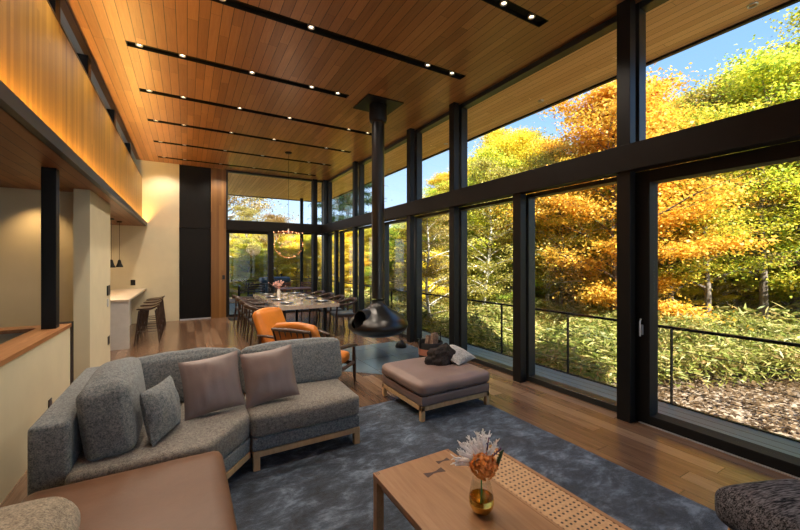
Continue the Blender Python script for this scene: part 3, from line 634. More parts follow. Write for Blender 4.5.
# fire tools, log basket
o = E('fireplace_tool_set', 'black fireside tool set on the slate hearth behind the hanging fireplace', 'fire tools', (3.42, 5.84, .006))
MB().lathe([(0, 0), (.10, 0), (.105, .02), (.09, .07), (.055, .11), (.02, .125), (0, .125)], n=24).out('base', M['steel'], o, smooth=True)
for a, hh in ((0, .52), (2.1, .48), (4.2, .5)):
    x, y = .045*math.cos(a), .045*math.sin(a)
    MB().tube([(x*.4, y*.4, .1), (x, y, .3), (x, y, hh)], .006, 8).tube([(x, y, hh), (x, y, hh+.07)], .011, 8).out('tool', M['steel'], o, smooth=True)
o = E('log_basket', 'round black basket with a copper coloured band, filled with split logs, behind the ottoman', 'basket', (3.40, 4.86, .006))
MB().lathe([(0, 0), (.17, 0), (.185, .02), (.2, .30), (.19, .30), (.175, .03), (0, .02)], n=32).out('body', M['basket'], o, smooth=True)
MB().lathe([(.1945, .10), (.196, .10), (.200, .2), (.1985, .2)], n=32).out('band', M['copper'], o, smooth=True)
for sx in (-1, 1):
    MB().tube([(sx*.2, 0, .2), (sx*.2, 0, .42), (sx*.17, 0, .45)], .009, 8).out('handle', M['steel'], o, smooth=True)
rd = random.Random(4)
LB = [(-.09, -.03, .12), (-.02, .06, -.3), (.05, -.06, .25), (.10, .04, -.1), (0, -.09, .5)]
for k, (x, y, a) in enumerate(LB):
    g = MB(); g.tube([(x-.04*math.cos(a), y, .06), (x+.05*math.cos(a*3), y+.02, .36+.02*k)], [.048, .045], 6)
    tag(g.out('firewood_log', M['log']), 'split log in the black basket, %s counting from the fireplace side' % ordn[k], 'log', 'split logs in the basket').location = (3.40, 4.86, .006)

# ------------------------------------------------------------------ rug
S_ = MB().box(-.35, 2.9, .2, 3.65, .001, .014, .005)
tag(S_.out('rug', M['rug']), 'large mottled blue grey rug under the coffee table and sofa', 'rug')
RZ = .015
# ------------------------------------------------------------------ ottoman near the window
o = E('ottoman', 'square taupe leather ottoman with pale oak legs between rug and window', 'ottoman', (2.44, 3.42, RZ))
fr = MB(); X, Y = .45, .42
for y in (-Y, Y-.045): fr.box(-X, X, y, y+.045, .1, .145, .003)
for x in (-X, X-.045): fr.box(x, x+.045, -Y, Y, .1, .145, .003)
fr.out('frame', M['oakleg'], o)
for sx in (-1, 1):
    for sy in (-1, 1): MB().box(sx*X, sx*(X-.045), sy*Y, sy*(Y-.045), 0, .1, .003).out('leg', M['oakleg'], o)
MB().cushion(.90, .85, .10, .02, .004, 6, TM((0, 0, .145))).out('base', M['taupe'], o, smooth=True)
MB().cushion(.93, .88, .14, .055, .03, 22, TM((0, 0, .24)), wr=.006).out('seat_cushion', M['taupe'], o, smooth=True)
pm = TM((2.79, 3.47, .478), R(20), R(-72))
tag(MB().pillow(.42, .36, .15, M=pm, seed=3).out('cushion', M['greycush'], smooth=True), 'speckled light grey cushion lying on the taupe leather ottoman', 'cushion')
# dark throw: crumpled heap
b = bmesh.new(); bmesh.ops.create_icosphere(b, subdivisions=5, radius=1)
for v in b.verts:
    d_ = v.co.normalized(); rrr = 1+.30*noise.noise(d_*1.6+Vector((4, 1, 0)))+.10*noise.noise(d_*4)+.03*(1-abs(noise.noise(d_*7+Vector((1, 2, 3)))))
    z = max(0, d_.z)**.9*.155*rrr*(1+.5*max(0, d_.x)); v.co = Vector((d_.x*.19*rrr, d_.y*.13*rrr, z+(.012 if d_.z > 0 else 0)))
mb = MB(); mb._merge(b, TM((2.56, 3.46, .418), R(0)))
tag(mb.out('throw_blanket', M['darkthrow'], smooth=True), 'dark brown crumpled throw dropped on the taupe leather ottoman', 'blanket')

# ------------------------------------------------------------------ sectional sofa
def poly_cushion(poly, z0, z1, r, puff=0, seg=4):
    mb = MB(); mb.prism(poly, z0, z1); bmesh.ops.bevel(mb.bm, geom=mb.bm.edges[:], offset=r, segments=seg, affect='EDGES', profile=.5); return mb
SZ = RZ
s = E('sofa_section', 'blue grey tweed sofa section with oak frame, the end nearest the fireplace', 'sofa section', (0, 0, SZ), group='sections of the corner sofa')
fr = MB(); fr.box(.43, 1.30, 2.925, 2.975, .10, .142, .003).box(.43, .48, 2.975, 3.9, .10, .142, .003).box(1.25, 1.30, 2.975, 3.9, .10, .142, .003); fr.out('frame', M['oakleg'], s)
for x in (.43, 1.25):
    for y in (2.925, 3.85): MB().box(x, x+.05, y, y+.05, 0, .10, .003).out('leg', M['oakleg'], s)
poly_cushion([(.425, 2.93), (1.30, 2.93), (1.30, 3.95), (.425, 3.95)], .142, .245, .015).out('base', M['sofa'], s, smooth=True)
MB().cushion(.885, .90, .185, .045, .02, 20, TM((.862, 3.365, .240)), wr=.006).out('seat_cushion', M['sofa2'], s, smooth=True)
MB().box(.425, 1.30, 3.80, 3.95, .24, .66, .03, 4).out('back_frame', M['sofa'], s, smooth=True)
MB().cushion(.91, .20, .40, .045, .035, 18, TM((.88, 3.50, .405), 0, R(-14)), wr=.012, seed=2).out('back_cushion', M['sofa'], s, smooth=True)
s = E('sofa_corner', 'grey tweed sofa corner with angled front edge and low back along the half wall', 'sofa section', (0, 0, SZ), group='sections of the corner sofa')
PB = [(.415, 2.965), (.415, 3.82), (-.575, 3.82), (-.575, 2.60), (.115, 2.60)]
poly_cushion([(.415, 2.965), (.415, 3.95), (-.75, 3.95), (-.75, 2.60), (.115, 2.60)], .142, .245, .012).out('base', M['sofa'], s, smooth=True)
poly_cushion(PB, .240, .425, .04, seg=5).out('seat_cushion', M['sofa2'], s, smooth=True)
MB().prism([(.415, 2.96), (.415, 3.0), (.08, 2.60), (.125, 2.60)], .10, .142).out('frame', M['oakleg'], s)
for x, y in ((-.72, 3.88), (-.72, 2.64), (.34, 3.88)): MB().box(x, x+.05, y, y+.05, 0, .142, .003).out('leg', M['oakleg'], s)
MB().box(-.735, -.56, 2.66, 3.95, .05, .70, .028, 4).box(-.6, .415, 3.80, 3.95, .24, .66, .03, 4).out('back_frame', M['sofa'], s, smooth=True)
MB().cushion(.84, .20, .385, .045, .035, 18, TM((.0, 3.55, .415), 0, R(-14)), wr=.012, seed=5).out('back_cushion', M['sofa'], s, smooth=True)
MB().cushion(.76, .25, .43, .055, .045, 22, TM((-.385, 3.10, .415), R(90), R(-7)), wr=.006, seed=8).out('side_cushion', M['sofa'], s, smooth=True)
s = E('sofa_ottoman', 'wide caramel leather seat block of the sofa closest to the camera', 'sofa section', (0, 0, SZ), group='sections of the corner sofa')
MB().box(-.70, .16, 1.05, 2.53, .05, .27, .02, 3).out('base', M['caramel'], s, smooth=True)
MB().cushion(.90, 1.53, .17, .05, .012, 20, TM((-.26, 1.79, .255)), wr=.004).out('seat_cushion', M['caramel'], s, smooth=True)
for x in (-.66, .10):
    for y in (1.1, 2.44): MB().box(x, x+.05, y, y+.05, 0, .06).out('leg', M['oakleg'], s)
tag(MB().cushion(.40, .74, .22, .10, .03, 18, TM((-.575, 1.63, .455))).out('cushion', M['beige'], smooth=True), 'oatmeal woven cushion on the caramel leather seat, beside the half wall', 'cushion')
tag(MB().pillow(.42, .43, .15, M=TM((.17, 3.17, .65), R(4), R(-20), R(-5)), seed=1).out('throw_pillow', M['mauve'], smooth=True), 'mauve satin throw pillow on the sofa, the one further from the fireplace', 'pillow')
tag(MB().pillow(.42, .43, .15, M=TM((.595, 3.17, .655), R(-3), R(-20), R(-6)), seed=6).out('throw_pillow', M['mauve'], smooth=True), 'mauve satin throw pillow on the fireplace end of the sofa', 'pillow')
tag(MB().pillow(.36, .35, .16, M=TM((-.145, 2.92, .612), R(66), R(-12)), seed=4).out('throw_pillow', M['sofa'], smooth=True), 'small grey tweed pillow propped against the large side cushion', 'pillow')

# ------------------------------------------------------------------ coffee table, vase
ct = E('coffee_table', 'low honey oak coffee table with perforated cane strip and two dark butterfly keys', 'table', (0, 0, RZ))
T0, T1 = .335, .365
MB().box(.925, 1.468, .45, 1.90, T0, T1, .002).out('table_top', M['oak'], ct)
MB().box(.955, 1.44, .5, 1.87, .285, T0, .002).out('apron', M['oak'], ct)
for x, y in ((.927, 1.853), (1.42, 1.853), (.927, .46), (1.42, .46)): MB().box(x, x+.045, y, y+.045, 0, T0, .002).out('leg', M['oak'], ct)
b = MB(); b.box(1.725, 1.75, .45, 1.80, T0, T1, .002).box(1.47, 1.725, 1.775, 1.80, T0, T1, .002).box(1.47, 1.725, .45, .475, T0, T1, .002).box(1.47, 1.485, .475, 1.775, T0, T1-.001)
b.out('cane_frame', M['oak'], ct)
for y in (1.755, .46): MB().box(1.705, 1.75, y, y+.045, 0, T0, .002).out('leg', M['oak'], ct)
t = NT('perforated_cane'); tc = t.n('ShaderNodeTexCoord'); sp = t.n('ShaderNodeSeparateXYZ'); t.t.links.new(tc.outputs['Object'], sp.inputs[0])
px = t.math('SUBTRACT', t.math('FRACT', t.math('DIVIDE', sp.outputs[0], .030)), .5); py = t.math('FRACT', t.math('DIVIDE', sp.outputs[1], .062))
dx = t.math('MULTIPLY', px, .030)
dy = t.math('MINIMUM', t.math('ABSOLUTE', t.math('SUBTRACT', py, .28)), t.math('ABSOLUTE', t.math('SUBTRACT', py, .70))); dy = t.math('MULTIPLY', dy, .062)
dist = t.math('SQRT', t.math('ADD', t.math('MULTIPLY', dx, dx), t.math('MULTIPLY', dy, dy)))
hole = t.math('LESS_THAN', dist, .0066); n = t.noise(t.pos((1, 1, 1)), 60, 3)
c = t.mix(hole, t.ramp(n, [(.3, (.47, .28, .14)), (.7, (.62, .40, .22))]), (.012, .008, .006))
M['perf'] = t.bsdf(c, .5, bump=t.math('SUBTRACT', t.math('MULTIPLY', n, .2), hole), bs=.5, bd=.002)
MB().box(1.485, 1.725, .475, 1.775, T1-.012, T1-.003).out('cane_panel', M['perf'], ct)
for (kx, ky, L, wd) in ((1.235, 1.725, .125, .048), (1.35, 1.80, .085, .034)):
    pl = [(-L/2, -wd/2), (-L*.1, -wd*.16), (L*.1, -wd*.16), (L/2, -wd/2), (L/2, wd/2), (L*.1, wd*.16), (-L*.1, wd*.16), (-L/2, wd/2)]
    # keys lie across the board joint
    MB().prism([(kx+a, ky+b_) for a, b_ in pl], T1-.001, T1+.0008).out('butterfly_key', M['keywood'], ct)
b = MB()
for cx in (.93, 1.44):
    for k in range(3): b.box(cx+.006+k*.009, cx+.009+k*.009, 1.868, 1.9006, T1-.001, T1+.0006)
b.out('corner_inlay', M['keywood'], ct)
VX, VY, VZ = 1.236, 1.338, RZ+T1+.001
v_ = E('flower_vase', 'rounded glass vase with mirrored gold base on the coffee table', 'vase', (VX, VY, VZ))
pr = [(0, .0), (.03, 0), (.044, .012), (.056, .035), (.0595, .06), (.058, .09), (.052, .125), (.045, .155), (.043, .165)]
MB().lathe(pr[4:]+[(.0415, .165), (.0435, .155), (.0505, .125), (.0565, .09), (.058, .061)], n=40).out('glass_body', M['vaseglass'], v_, smooth=True)
b = MB(); gp = [(0, .0), (.03, 0), (.044, .012), (.056, .035), (.0593, .05)]
for k in range(5): gp += [(.0597, .053+k*.005), (.0585, .0555+k*.005)]
b.lathe(gp+[(.057, .078), (.055, .04), (.04, .012), (0, .006)], n=40).out('gold_base', M['gold'], v_, smooth=True)
bq = E('flower_bouquet', 'bouquet of rust hydrangea, white plumes and purple sprigs standing in the vase', 'flowers', (VX, VY, VZ))
MB().tube([(-.006, .002, .02), (-.002, -.004, .10), (.0, 0, .20)], .0035, 8).out('stem', M['stem'], bq, smooth=True)
rd = random.Random(9); pb = MB()
hc = Vector((.005, -.01, .235))
for k in range(46):
    z = 1-2*(k+.5)/46; a = k*2.39996; rr = math.sqrt(1-z*z); d_ = Vector((rr*math.cos(a), rr*math.sin(a), z*.85)); c0 = hc+d_*.058
    if z < -.75: continue
    u_ = d_.cross(Vector((.3, .2, 1))).normalized(); w_ = d_.cross(u_).normalized(); off = rd.uniform(0, 1.5)
    for q in range(4):
        an = off+q*PI/2; p = u_*math.cos(an)+w_*math.sin(an); s2 = u_*-math.sin(an)+w_*math.cos(an)
        R_ = .026*rd.uniform(.8, 1.15); c1 = c0+d_*rd.uniform(-.006, .008)
        pts = [c1, c1+p*R_*.5-s2*R_*.5+d_*.004, c1+p*R_-s2*R_*.28+d_*rd.uniform(-.004, .008), c1+p*R_+s2*R_*.28+d_*rd.uniform(-.004, .008), c1+p*R_*.5+s2*R_*.5+d_*.004]
        pb.bm.faces.new([pb.bm.verts.new(x) for x in pts])
pb.out('hydrangea_head', M['petal'], bq)
wb = MB()
for k in range(13):
    a = R(95)+R(150)*(k/12)+rd.uniform(-.1, .1); el = rd.uniform(.25, 1.2); 
    camr = Vector((cY, -sY, 0)); cf = Vector((sY, cY, 0))
    d_ = (camr*math.cos(R(60)+R(125)*(k/12))+Vector((0, 0, 1))*math.sin(R(60)+R(125)*(k/12))*1.0+cf*rd.uniform(-.1, .5)).normalized()
    Lp = rd.uniform(.085, .13); st = hc+d_*.02+Vector((0, 0, .01)); pts = [st+d_*Lp*q/5+Vector((0, 0, -.012*(q/5)**2)) for q in range(6)]
    wb.tube(pts, [.005, .010, .012, .010, .007, .003], 6)
    for q in range(34):
        p = st+d_*Lp*rd.uniform(.15, 1); e_ = (d_+Vector((rd.gauss(0, .6), rd.gauss(0, .6), rd.gauss(0, .6)))).normalized()
        wb.tube([p, p+e_*rd.uniform(.012, .028)], [.0032, .0016], 5)
wb.out('white_plume', M['whitepetal'], bq)
for sx, sz in ((.025, .185), (.065, .16), (.085, .135)):
    pb = MB(); st = hc+Vector((.01, 0, 0)); e_ = hc+camr*sx+Vector((0, 0, sz-.06)); pb.tube([st, e_], .0015, 5)
    for q in range(14):
        p = st.lerp(e_, .55+.45*q/13); pb.tube([p, p+Vector((rd.gauss(0, .004), rd.gauss(0, .004), .006))], [.004, .001], 5)
    pb.out('purple_sprig', M['purple'], bq)
gb = MB()
for k in range(7):
    p = hc+camr*(.055+.004*k)+Vector((0, 0, -.02+.012*k)); gb.tube([p, p+camr*.02+Vector((0, 0, .018))], [.009, .002], 5)
gb.out('leaf', M['leafgreen'], bq)

# ------------------------------------------------------------------ charcoal footstool at lower right
o = E('footstool', 'charcoal slub fabric footstool with splayed oak legs beside the rug, near the sliding door', 'footstool', (2.60, .53, RZ), R(-21))
MB().cushion(.56, .52, .20, .075, .035, 24, TM((0, 0, .19), 0, 0), wr=.004).out('seat', M['charcoal'], o, smooth=True)
for sx in (-1, 1):
    for sy in (-1, 1): MB().tube([(sx*.235, sy*.215, 0), (sx*.20, sy*.185, .22)], [.012, .019], 12).out('leg', M['oakleg'], o, smooth=True)

# ------------------------------------------------------------------ easy chairs
def easy_chair(label, loc, rz):
    o = E('easy_chair', label, 'armchair', loc, rz, 'orange leather easy chairs')
    Wd = .34; m = M['walnut']
    for s in (-1, 1):
        MB().tube([(s*Wd, .36, 0), (s*Wd, .345, .25), (s*Wd, .335, .475)], [.016, .025, .02], 10).out('leg', m, o, smooth=True)
        MB().tube([(s*Wd, -.36, 0), (s*Wd, -.335, .28), (s*Wd, -.31, .53)], [.016, .025, .02], 10).out('leg', m, o, smooth=True)
        MB().tube([(s*Wd, .42, .47), (s*Wd*1.03, .33, .495), (s*Wd*1.05, .15, .52), (s*Wd*1.04, -.1, .535), (s*Wd, -.36, .54)], [.02, .034, .04, .034, .024], 10, flat=.6).out('armrest', m, o, smooth=True)
        MB().tube([(s*Wd, .34, .27), (s*Wd, -.33, .21)], .027, 8, flat=.8).out('side_rail', m, o, smooth=True)
    MB().box(-Wd, Wd, .32, .345, .235, .285, .004).box(-Wd, Wd, -.335, -.31, .185, .23, .004).out('cross_rail', m, o)
    B0 = Vector((0, -.27, .24)); B1 = Vector((0, -.50, .80))
    for s in (-1, 1): MB().tube([B0+Vector((s*.26, 0, 0)), B0.lerp(B1, .5)+Vector((s*.265, -.015, 0)), B1+Vector((s*.26, 0, 0))], .016, 8).out('back_post', m, o, smooth=True)
    MB().tube([B1+Vector((-.27, 0, 0)), B1+Vector((0, -.025, .01)), B1+Vector((.27, 0, 0))], [.024, .03, .024], 8, flat=.8).out('top_rail', m, o, smooth=True)
    for k in range(5):
        x = -.17+.085*k; MB().tube([B0+Vector((x, 0, 0)), B1+Vector((x, -.01, 0))], .013, 8).out('back_slat', m, o, smooth=True)
    MB().cushion(.60, .60, .12, .04, .025, 14, TM((0, .03, .275), 0, R(5)), wr=.01).out('seat_cushion', M['orange'], o, smooth=True)
    ang = math.atan2(.23, .56)
    MB().cushion(.60, .13, .56, .05, .04, 16, TM((0, -.245, .335), 0, ang), wr=.012, seed=3).out('back_cushion', M['orange'], o, smooth=True)
    return o
e1 = easy_chair('orange leather easy chair with its slatted back to the sofa, the closer of the two', (1.43, 4.55, 0), R(-53))
dup(e1, (1.36, 5.50, 0), R(-137), 'orange leather easy chair turned towards the sofa, the one nearer the dining table')

# ------------------------------------------------------------------ dining table and chairs
dt = E('dining_table', 'long live-edge wooden dining table with black legs near the far windows', 'table', (2.1, 8.65, 0))
pl = []; NN = 40
for k in range(NN+1): y = -1.55+3.1*k/NN; pl.append((.60+.035*noise.noise(Vector((y*2, 0, 1)))+.01*noise.noise(Vector((y*9, 0, 1))), y))
for k in range(NN+1): y = 1.55-3.1*k/NN; pl.append((-.60+.05*noise.noise(Vector((y*2, 5, 1)))+.012*noise.noise(Vector((y*9, 4, 1))), y))
MB().prism(pl, .665, .74).out('table_top', M['slab'], dt)
for sx in (-1, 1):
    for sy in (-1, 1): MB().box(sx*.42-.03, sx*.42+.03, sy*1.15-.03, sy*1.15+.03, 0, .665).out('leg', M['steel'], dt)
def dining_chair(label, loc, rz, group):
    o = E('dining_chair', label, 'chair', loc, rz, group); m = M['walnut']
    for s in (-1, 1):
        MB().tube([(s*.25, .22, 0), (s*.235, .205, .42), (s*.24, .18, .655)], [.013, .022, .018], 10).out('leg', m, o, smooth=True)
        MB().tube([(s*.23, -.25, 0), (s*.215, -.2, .44), (s*.225, -.2, .69)], [.013, .022, .018], 10).out('leg', m, o, smooth=True)
    pts = []; rad = []
    for k in range(17):
        a = PI*k/16; x = .285*math.cos(a); y = -.06-.24*math.sin(a); pts.append((x, y if 0 < k < 16 else y+.02, .665+.075*math.sin(a))); rad.append(.019+.017*math.sin(a))
    pts = [(.27, .2, .655)]+pts+[(-.27, .2, .655)]; rad = [.02]+rad+[.02]
    MB().tube(pts, rad, 10, flat=1.25).out('arm_rail', m, o, smooth=True)
    MB().box(-.23, .23, .17, .2, .385, .43, .004).box(-.22, .22, -.21, -.18, .385, .43, .004).box(-.235, -.21, -.19, .19, .385, .43, .004).box(.21, .235, -.19, .19, .385, .43, .004).out('seat_frame', m, o)
    MB().cushion(.48, .44, .045, .018, .008, 10, TM((0, 0, .425))).out('seat', M['seatpad'], o, smooth=True)
    return o
GL, GR = 'dining chairs on the wall side of the table', 'dining chairs on the window side of the table'
near = ['nearest the easy chairs', 'second from the easy chairs', 'third from the easy chairs', 'farthest from the easy chairs']
dc = None
for k, y in enumerate((7.55, 8.28, 9.02, 9.75)):
    lb = 'walnut dining chair on the wall side of the table, '+near[k]; loc = (1.27, y, 0)
    if dc is None: dc = dining_chair(lb, loc, R(-90), GL)
    else: dup(dc, loc, R(-90+(k-2)*3), lb)
    c_ = dup(dc, (2.98, y+.12, 0), R(90+(k-1)*4), 'walnut dining chair on the window side of the table, '+near[k]); c_['group'] = GR
sides = {-1: 'wall side', 1: 'window side'}
plate = glassp = napk = None
for k, y in enumerate((7.55, 8.28, 9.02, 9.75)):
    for sx in (-1, 1):
        x = 2.1+sx*.36; q = '%s of the dining table, %s' % (sides[sx], near[k])
        if plate is None:
            plate = tag(MB().lathe([(0, .004), (.085, .004), (.14, .016), (.14, .02), (.083, .009), (0, .009)], n=32).out('dinner_plate', M['darkplate'], smooth=True), 'x', 'plate', 'dark plates on the dining table')
            napk = tag(MB().box(-.035, .035, -.10, .10, .0, .02, .006).out('napkin', M['white']), 'x', 'napkin', 'white napkins on the dark plates')
            glassp = E('wine_glass', 'x', 'glass', (0, 0, 0), group='wine glasses on the dining table')
            MB().lathe([(0, .0), (.034, .0), (.03, .004), (.005, .008), (.004, .08), (.01, .086)], n=20).out('foot', M['vaseglass'], glassp, smooth=True)
            MB().lathe([(.01, .086), (.03, .10), (.04, .125), (.038, .16), (.032, .185)], n=20).out('bowl', M['vaseglass'], glassp, smooth=True)
            p_, n_, g_ = plate, napk, glassp
        else:
            p_ = copy_tree(plate); n_ = copy_tree(napk); g_ = copy_tree(glassp)
        p_.location = (x, y, .7405); n_.location = (x, y, .7505); g_.location = (x-sx*.12, y+.2, .741)
        p_['label'] = 'dark round plate at the '+q; n_['label'] = 'folded white napkin at the '+q; g_['label'] = 'stemmed wine glass at the '+q
bowl = None
for k, y in enumerate((7.95, 8.65, 9.35)):
    if bowl is None:
        bowl = E('serving_bowl', '', 'bowl', group='small bowls down the middle of the dining table')
        MB().lathe([(0, 0), (.035, 0), (.04, .006), (.08, .055), (.077, .055), (.038, .012), (0, .01)], n=28).out('dish', M['white'], bowl, smooth=True)
        MB().lathe([(0, .062), (.04, .055), (.07, .045)], n=16).out('food', M['leafgreen'], bowl, smooth=True); b_ = bowl
    else: b_ = copy_tree(bowl)
    b_.location = (2.1, y, .741); b_['label'] = ['small white bowl mid table, closest to the easy chairs', 'small white bowl at the very centre of the dining table', 'small white bowl mid table, towards the far windows'][k]
vs2 = E('table_flowers', 'pale pink blossoms in a small vase at the far end of the dining table', 'flowers', (2.05, 9.75, .741))
MB().lathe([(0, 0), (.04, 0), (.05, .05), (.03, .11), (.033, .13)], n=20).out('vase', M['white'], vs2, smooth=True)
rd = random.Random(2); fb = MB()
for k in range(26):
    p = Vector((rd.gauss(0, .07), rd.gauss(0, .07), rd.uniform(.2, .36))); fb.tube([(0, 0, .12), p], .002, 4); b = bmesh.new(); bmesh.ops.create_icosphere(b, subdivisions=1, radius=rd.uniform(.014, .024)); fb._merge(b, Matrix.Translation(p))
M['blossom'] = plain('pink_blossom', (.8, .5, .45), .7, var=.3, sc=20); fb.out('blossom', M['blossom'], vs2)
# chandelier
ch = E('chandelier', 'thin copper ring chandelier with tiny bulbs above the dining table', 'chandelier', (2.1, 8.92, 0))
MB().lathe([(0, H-.03), (.06, H-.03), (.085, H-.012), (.085, H-.001), (0, H-.001)], n=24).out('ceiling_rose', M['steel'], ch, smooth=True)
MB().tube([(0, 0, 2.36), (0, 0, H-.03)], .004, 6).out('cable', M['steel'], ch)
MB().tube([(0, 0, 2.26), (0, 0, 2.37)], .015, 12).out('hub', M['silver'], ch, smooth=True)
M['coppermetal'] = plain('polished_copper', (.75, .36, .2), .25, 1)
for k, (tx, tz, rr, cz) in enumerate(((8, 0, .34, 2.28), (62, 40, .34, 2.02), (-50, 100, .32, 2.03), (75, 160, .33, 2.0))):
    mt = Matrix.Translation((0, 0, cz)) @ Matrix.Rotation(R(tz), 4, 'Z') @ Matrix.Rotation(R(tx), 4, 'X')
    P = [mt @ Vector((rr*math.cos(a*2*PI/48), rr*math.sin(a*2*PI/48), 0)) for a in range(49)]
    ro = MB().tube(P, .0035, 6).out('ring', M['coppermetal'], ch, smooth=True)
    for a in range(0, 48, 12 if k else 8):
        bb_ = MB(); b = bmesh.new(); bmesh.ops.create_icosphere(b, subdivisions=2, radius=.010); bb_._merge(b, Matrix.Translation(P[a])); bb_.out('bulb', M['warmbulb'], ro, smooth=True)

# ------------------------------------------------------------------ kitchen side
ki = E('kitchen_peninsula', 'pale breakfast counter with stone top running out from the far wall', 'counter', (0, 0, 0))
MB().box(-1.85, -.91, 8.22, 11.49, .86, .90, .003).out('worktop', M['counter'], ki)
MB().box(-1.85, -.91, 8.24, 8.30, 0, .86, .002).box(-1.85, -1.22, 8.30, 11.49, 0, .86).out('panel', M['islandwhite'], ki)
def stool(label, loc, rz):
    o = E('bar_stool', label, 'bar stool', loc, rz, 'dark bar stools along the breakfast counter'); m = M['walnut']
    for sx in (-1, 1):
        for sy in (-1, 1): MB().tube([(sx*.21, sy*.20, 0), (sx*.13, sy*.13, .64)], [.012, .019], 10).out('leg', m, o, smooth=True)
    q = .175; MB().tube([(-q, -q, .2), (q, -q, .2)], .009, 8).tube([(-q, q, .2), (q, q, .2)], .009, 8).tube([(-q, -q, .24), (-q, q, .24)], .009, 8).tube([(q, -q, .24), (q, q, .24)], .009, 8).out('footrest', m, o, smooth=True)
    b = bmesh.new(); n = 18; gg = {}
    for i in range(n+1):
        for j in range(n+1):
            u = 2*i/n-1; v = 2*j/n-1; x = u*math.sqrt(1-v*v/2)*.215; y = v*math.sqrt(1-u*u/2)*.19
            z = .655+.05*(max(0, -y/.19))**2.2*1.6+.02*(x/.215)**2
            for s_ in (0, 1): gg[i, j, s_] = b.verts.new((x, y, z+(.016 if s_ else -.014*(1-u*u)*(1-v*v)-.006)))
    for i in range(n):
        for j in range(n):
            b.faces.new((gg[i, j, 1], gg[i+1, j, 1], gg[i+1, j+1, 1], gg[i, j+1, 1])); b.faces.new((gg[i, j, 0], gg[i, j+1, 0], gg[i+1, j+1, 0], gg[i+1, j, 0]))
    for i in range(n):
        b.faces.new((gg[i, 0, 0], gg[i+1, 0, 0], gg[i+1, 0, 1], gg[i, 0, 1])); b.faces.new((gg[i, n, 1], gg[i+1, n, 1], gg[i+1, n, 0], gg[i, n, 0]))
        b.faces.new((gg[0, i, 1], gg[0, i+1, 1], gg[0, i+1, 0], gg[0, i, 0])); b.faces.new((gg[n, i, 0], gg[n, i+1, 0], gg[n, i+1, 1], gg[n, i, 1]))
    mb = MB(); mb._merge(b); mb.out('seat', m, o, smooth=True)
    return o
sb = stool('dark wooden bar stool at the near end of the breakfast counter', (-.66, 8.72, 0), R(90))
for y, l in ((9.38, 'dark wooden bar stool, second from the near end of the counter'), (10.05, 'dark wooden bar stool, third from the near end of the counter'), (10.72, 'dark wooden bar stool against the far wall end of the counter')): dup(sb, (-.66, y, 0), R(90), l)
pd = None
for x, y, l in ((-1.38, 9.75, 'small black pendant lamp over the counter, the nearer one'), (-1.32, 10.35, 'small black pendant lamp over the counter, the one by the far wall')):
    if pd is None:
        pd = E('pendant_lamp', l, 'pendant lamp', (x, y, 0), group='black pendant lamps over the counter')
        MB().lathe([(0, 2.47), (.05, 2.47), (.05, 2.499), (0, 2.499)], n=20).out('ceiling_rose', M['steel'], pd)
        MB().tube([(0, 0, 1.62), (0, 0, 2.48)], .004, 6).out('cord', M['steel'], pd)
        MB().lathe([(.018, 1.63), (.03, 1.60), (.04, 1.55), (.075, 1.46), (.072, 1.46), (.036, 1.55), (.015, 1.6)], n=24).out('shade', M['steel'], pd, smooth=True)
        MB().lathe([(0, 1.475), (.02, 1.48), (.025, 1.5), (0, 1.53)], n=16).out('lamp', M['bulb'], pd, smooth=True)
    else: dup(pd, (x, y, 0), 0, l)
o = E('wall_control_panel', 'dark double control panel near the outer edge of the cream partition', 'switch panel', (-1.055, 7.18, 0))
MB().box(-.004, .01, -.10, .10, 1.07, 1.22, .003).out('backplate', M['alu'], o); MB().box(.01, .014, -.085, -.01, 1.085, 1.205).box(.01, .014, .01, .085, 1.085, 1.205).out('screen', M['darkplate'], o)
tag(MB().box(-1.059, -1.045, 7.1, 7.16, .90, 1.02, .003).out('wall_switch', M['silver']), 'small pale switch plate below the control panel on the partition', 'switch')
tag(MB().box(-1.059, -1.05, 7.16, 7.28, .30, .43, .003).out('wall_socket', M['alu']), 'dark wall socket low on the cream partition', 'socket')
tag(MB().box(-1.059, -1.05, 4.35, 4.43, .24, .37, .003).out('wall_socket', M['alu']), 'dark wall socket low on the half wall beside the sofa', 'socket')
tag(MB().box(.86, .93, 11.445, 11.459, 1.08, 1.2, .003).out('wall_switch', M['alu']), 'grey switch plate on the far wooden panel beside the glass door', 'switch')
tag(MB().box(-1.24, -1.14, 11.48, 11.499, .98, 1.12, .003).out('wall_socket', M['steel']), 'dark socket on the far kitchen wall above the counter', 'socket')
o = tag(MB().box(1.0, 1.62, 10.75, 11.3, .001, .012, .003).out('door_mat', M['matblack']), 'dark mat on the floor inside the glass door', 'mat')
o = tag(MB().lathe([(0, 0), (.12, 0), (.13, .03), (.11, .07), (0, .08)], (1.35, 10.98, .013), 24).out('floor_robot', M['black'], smooth=True), 'small round black object resting on the mat by the glass door', 'round device')

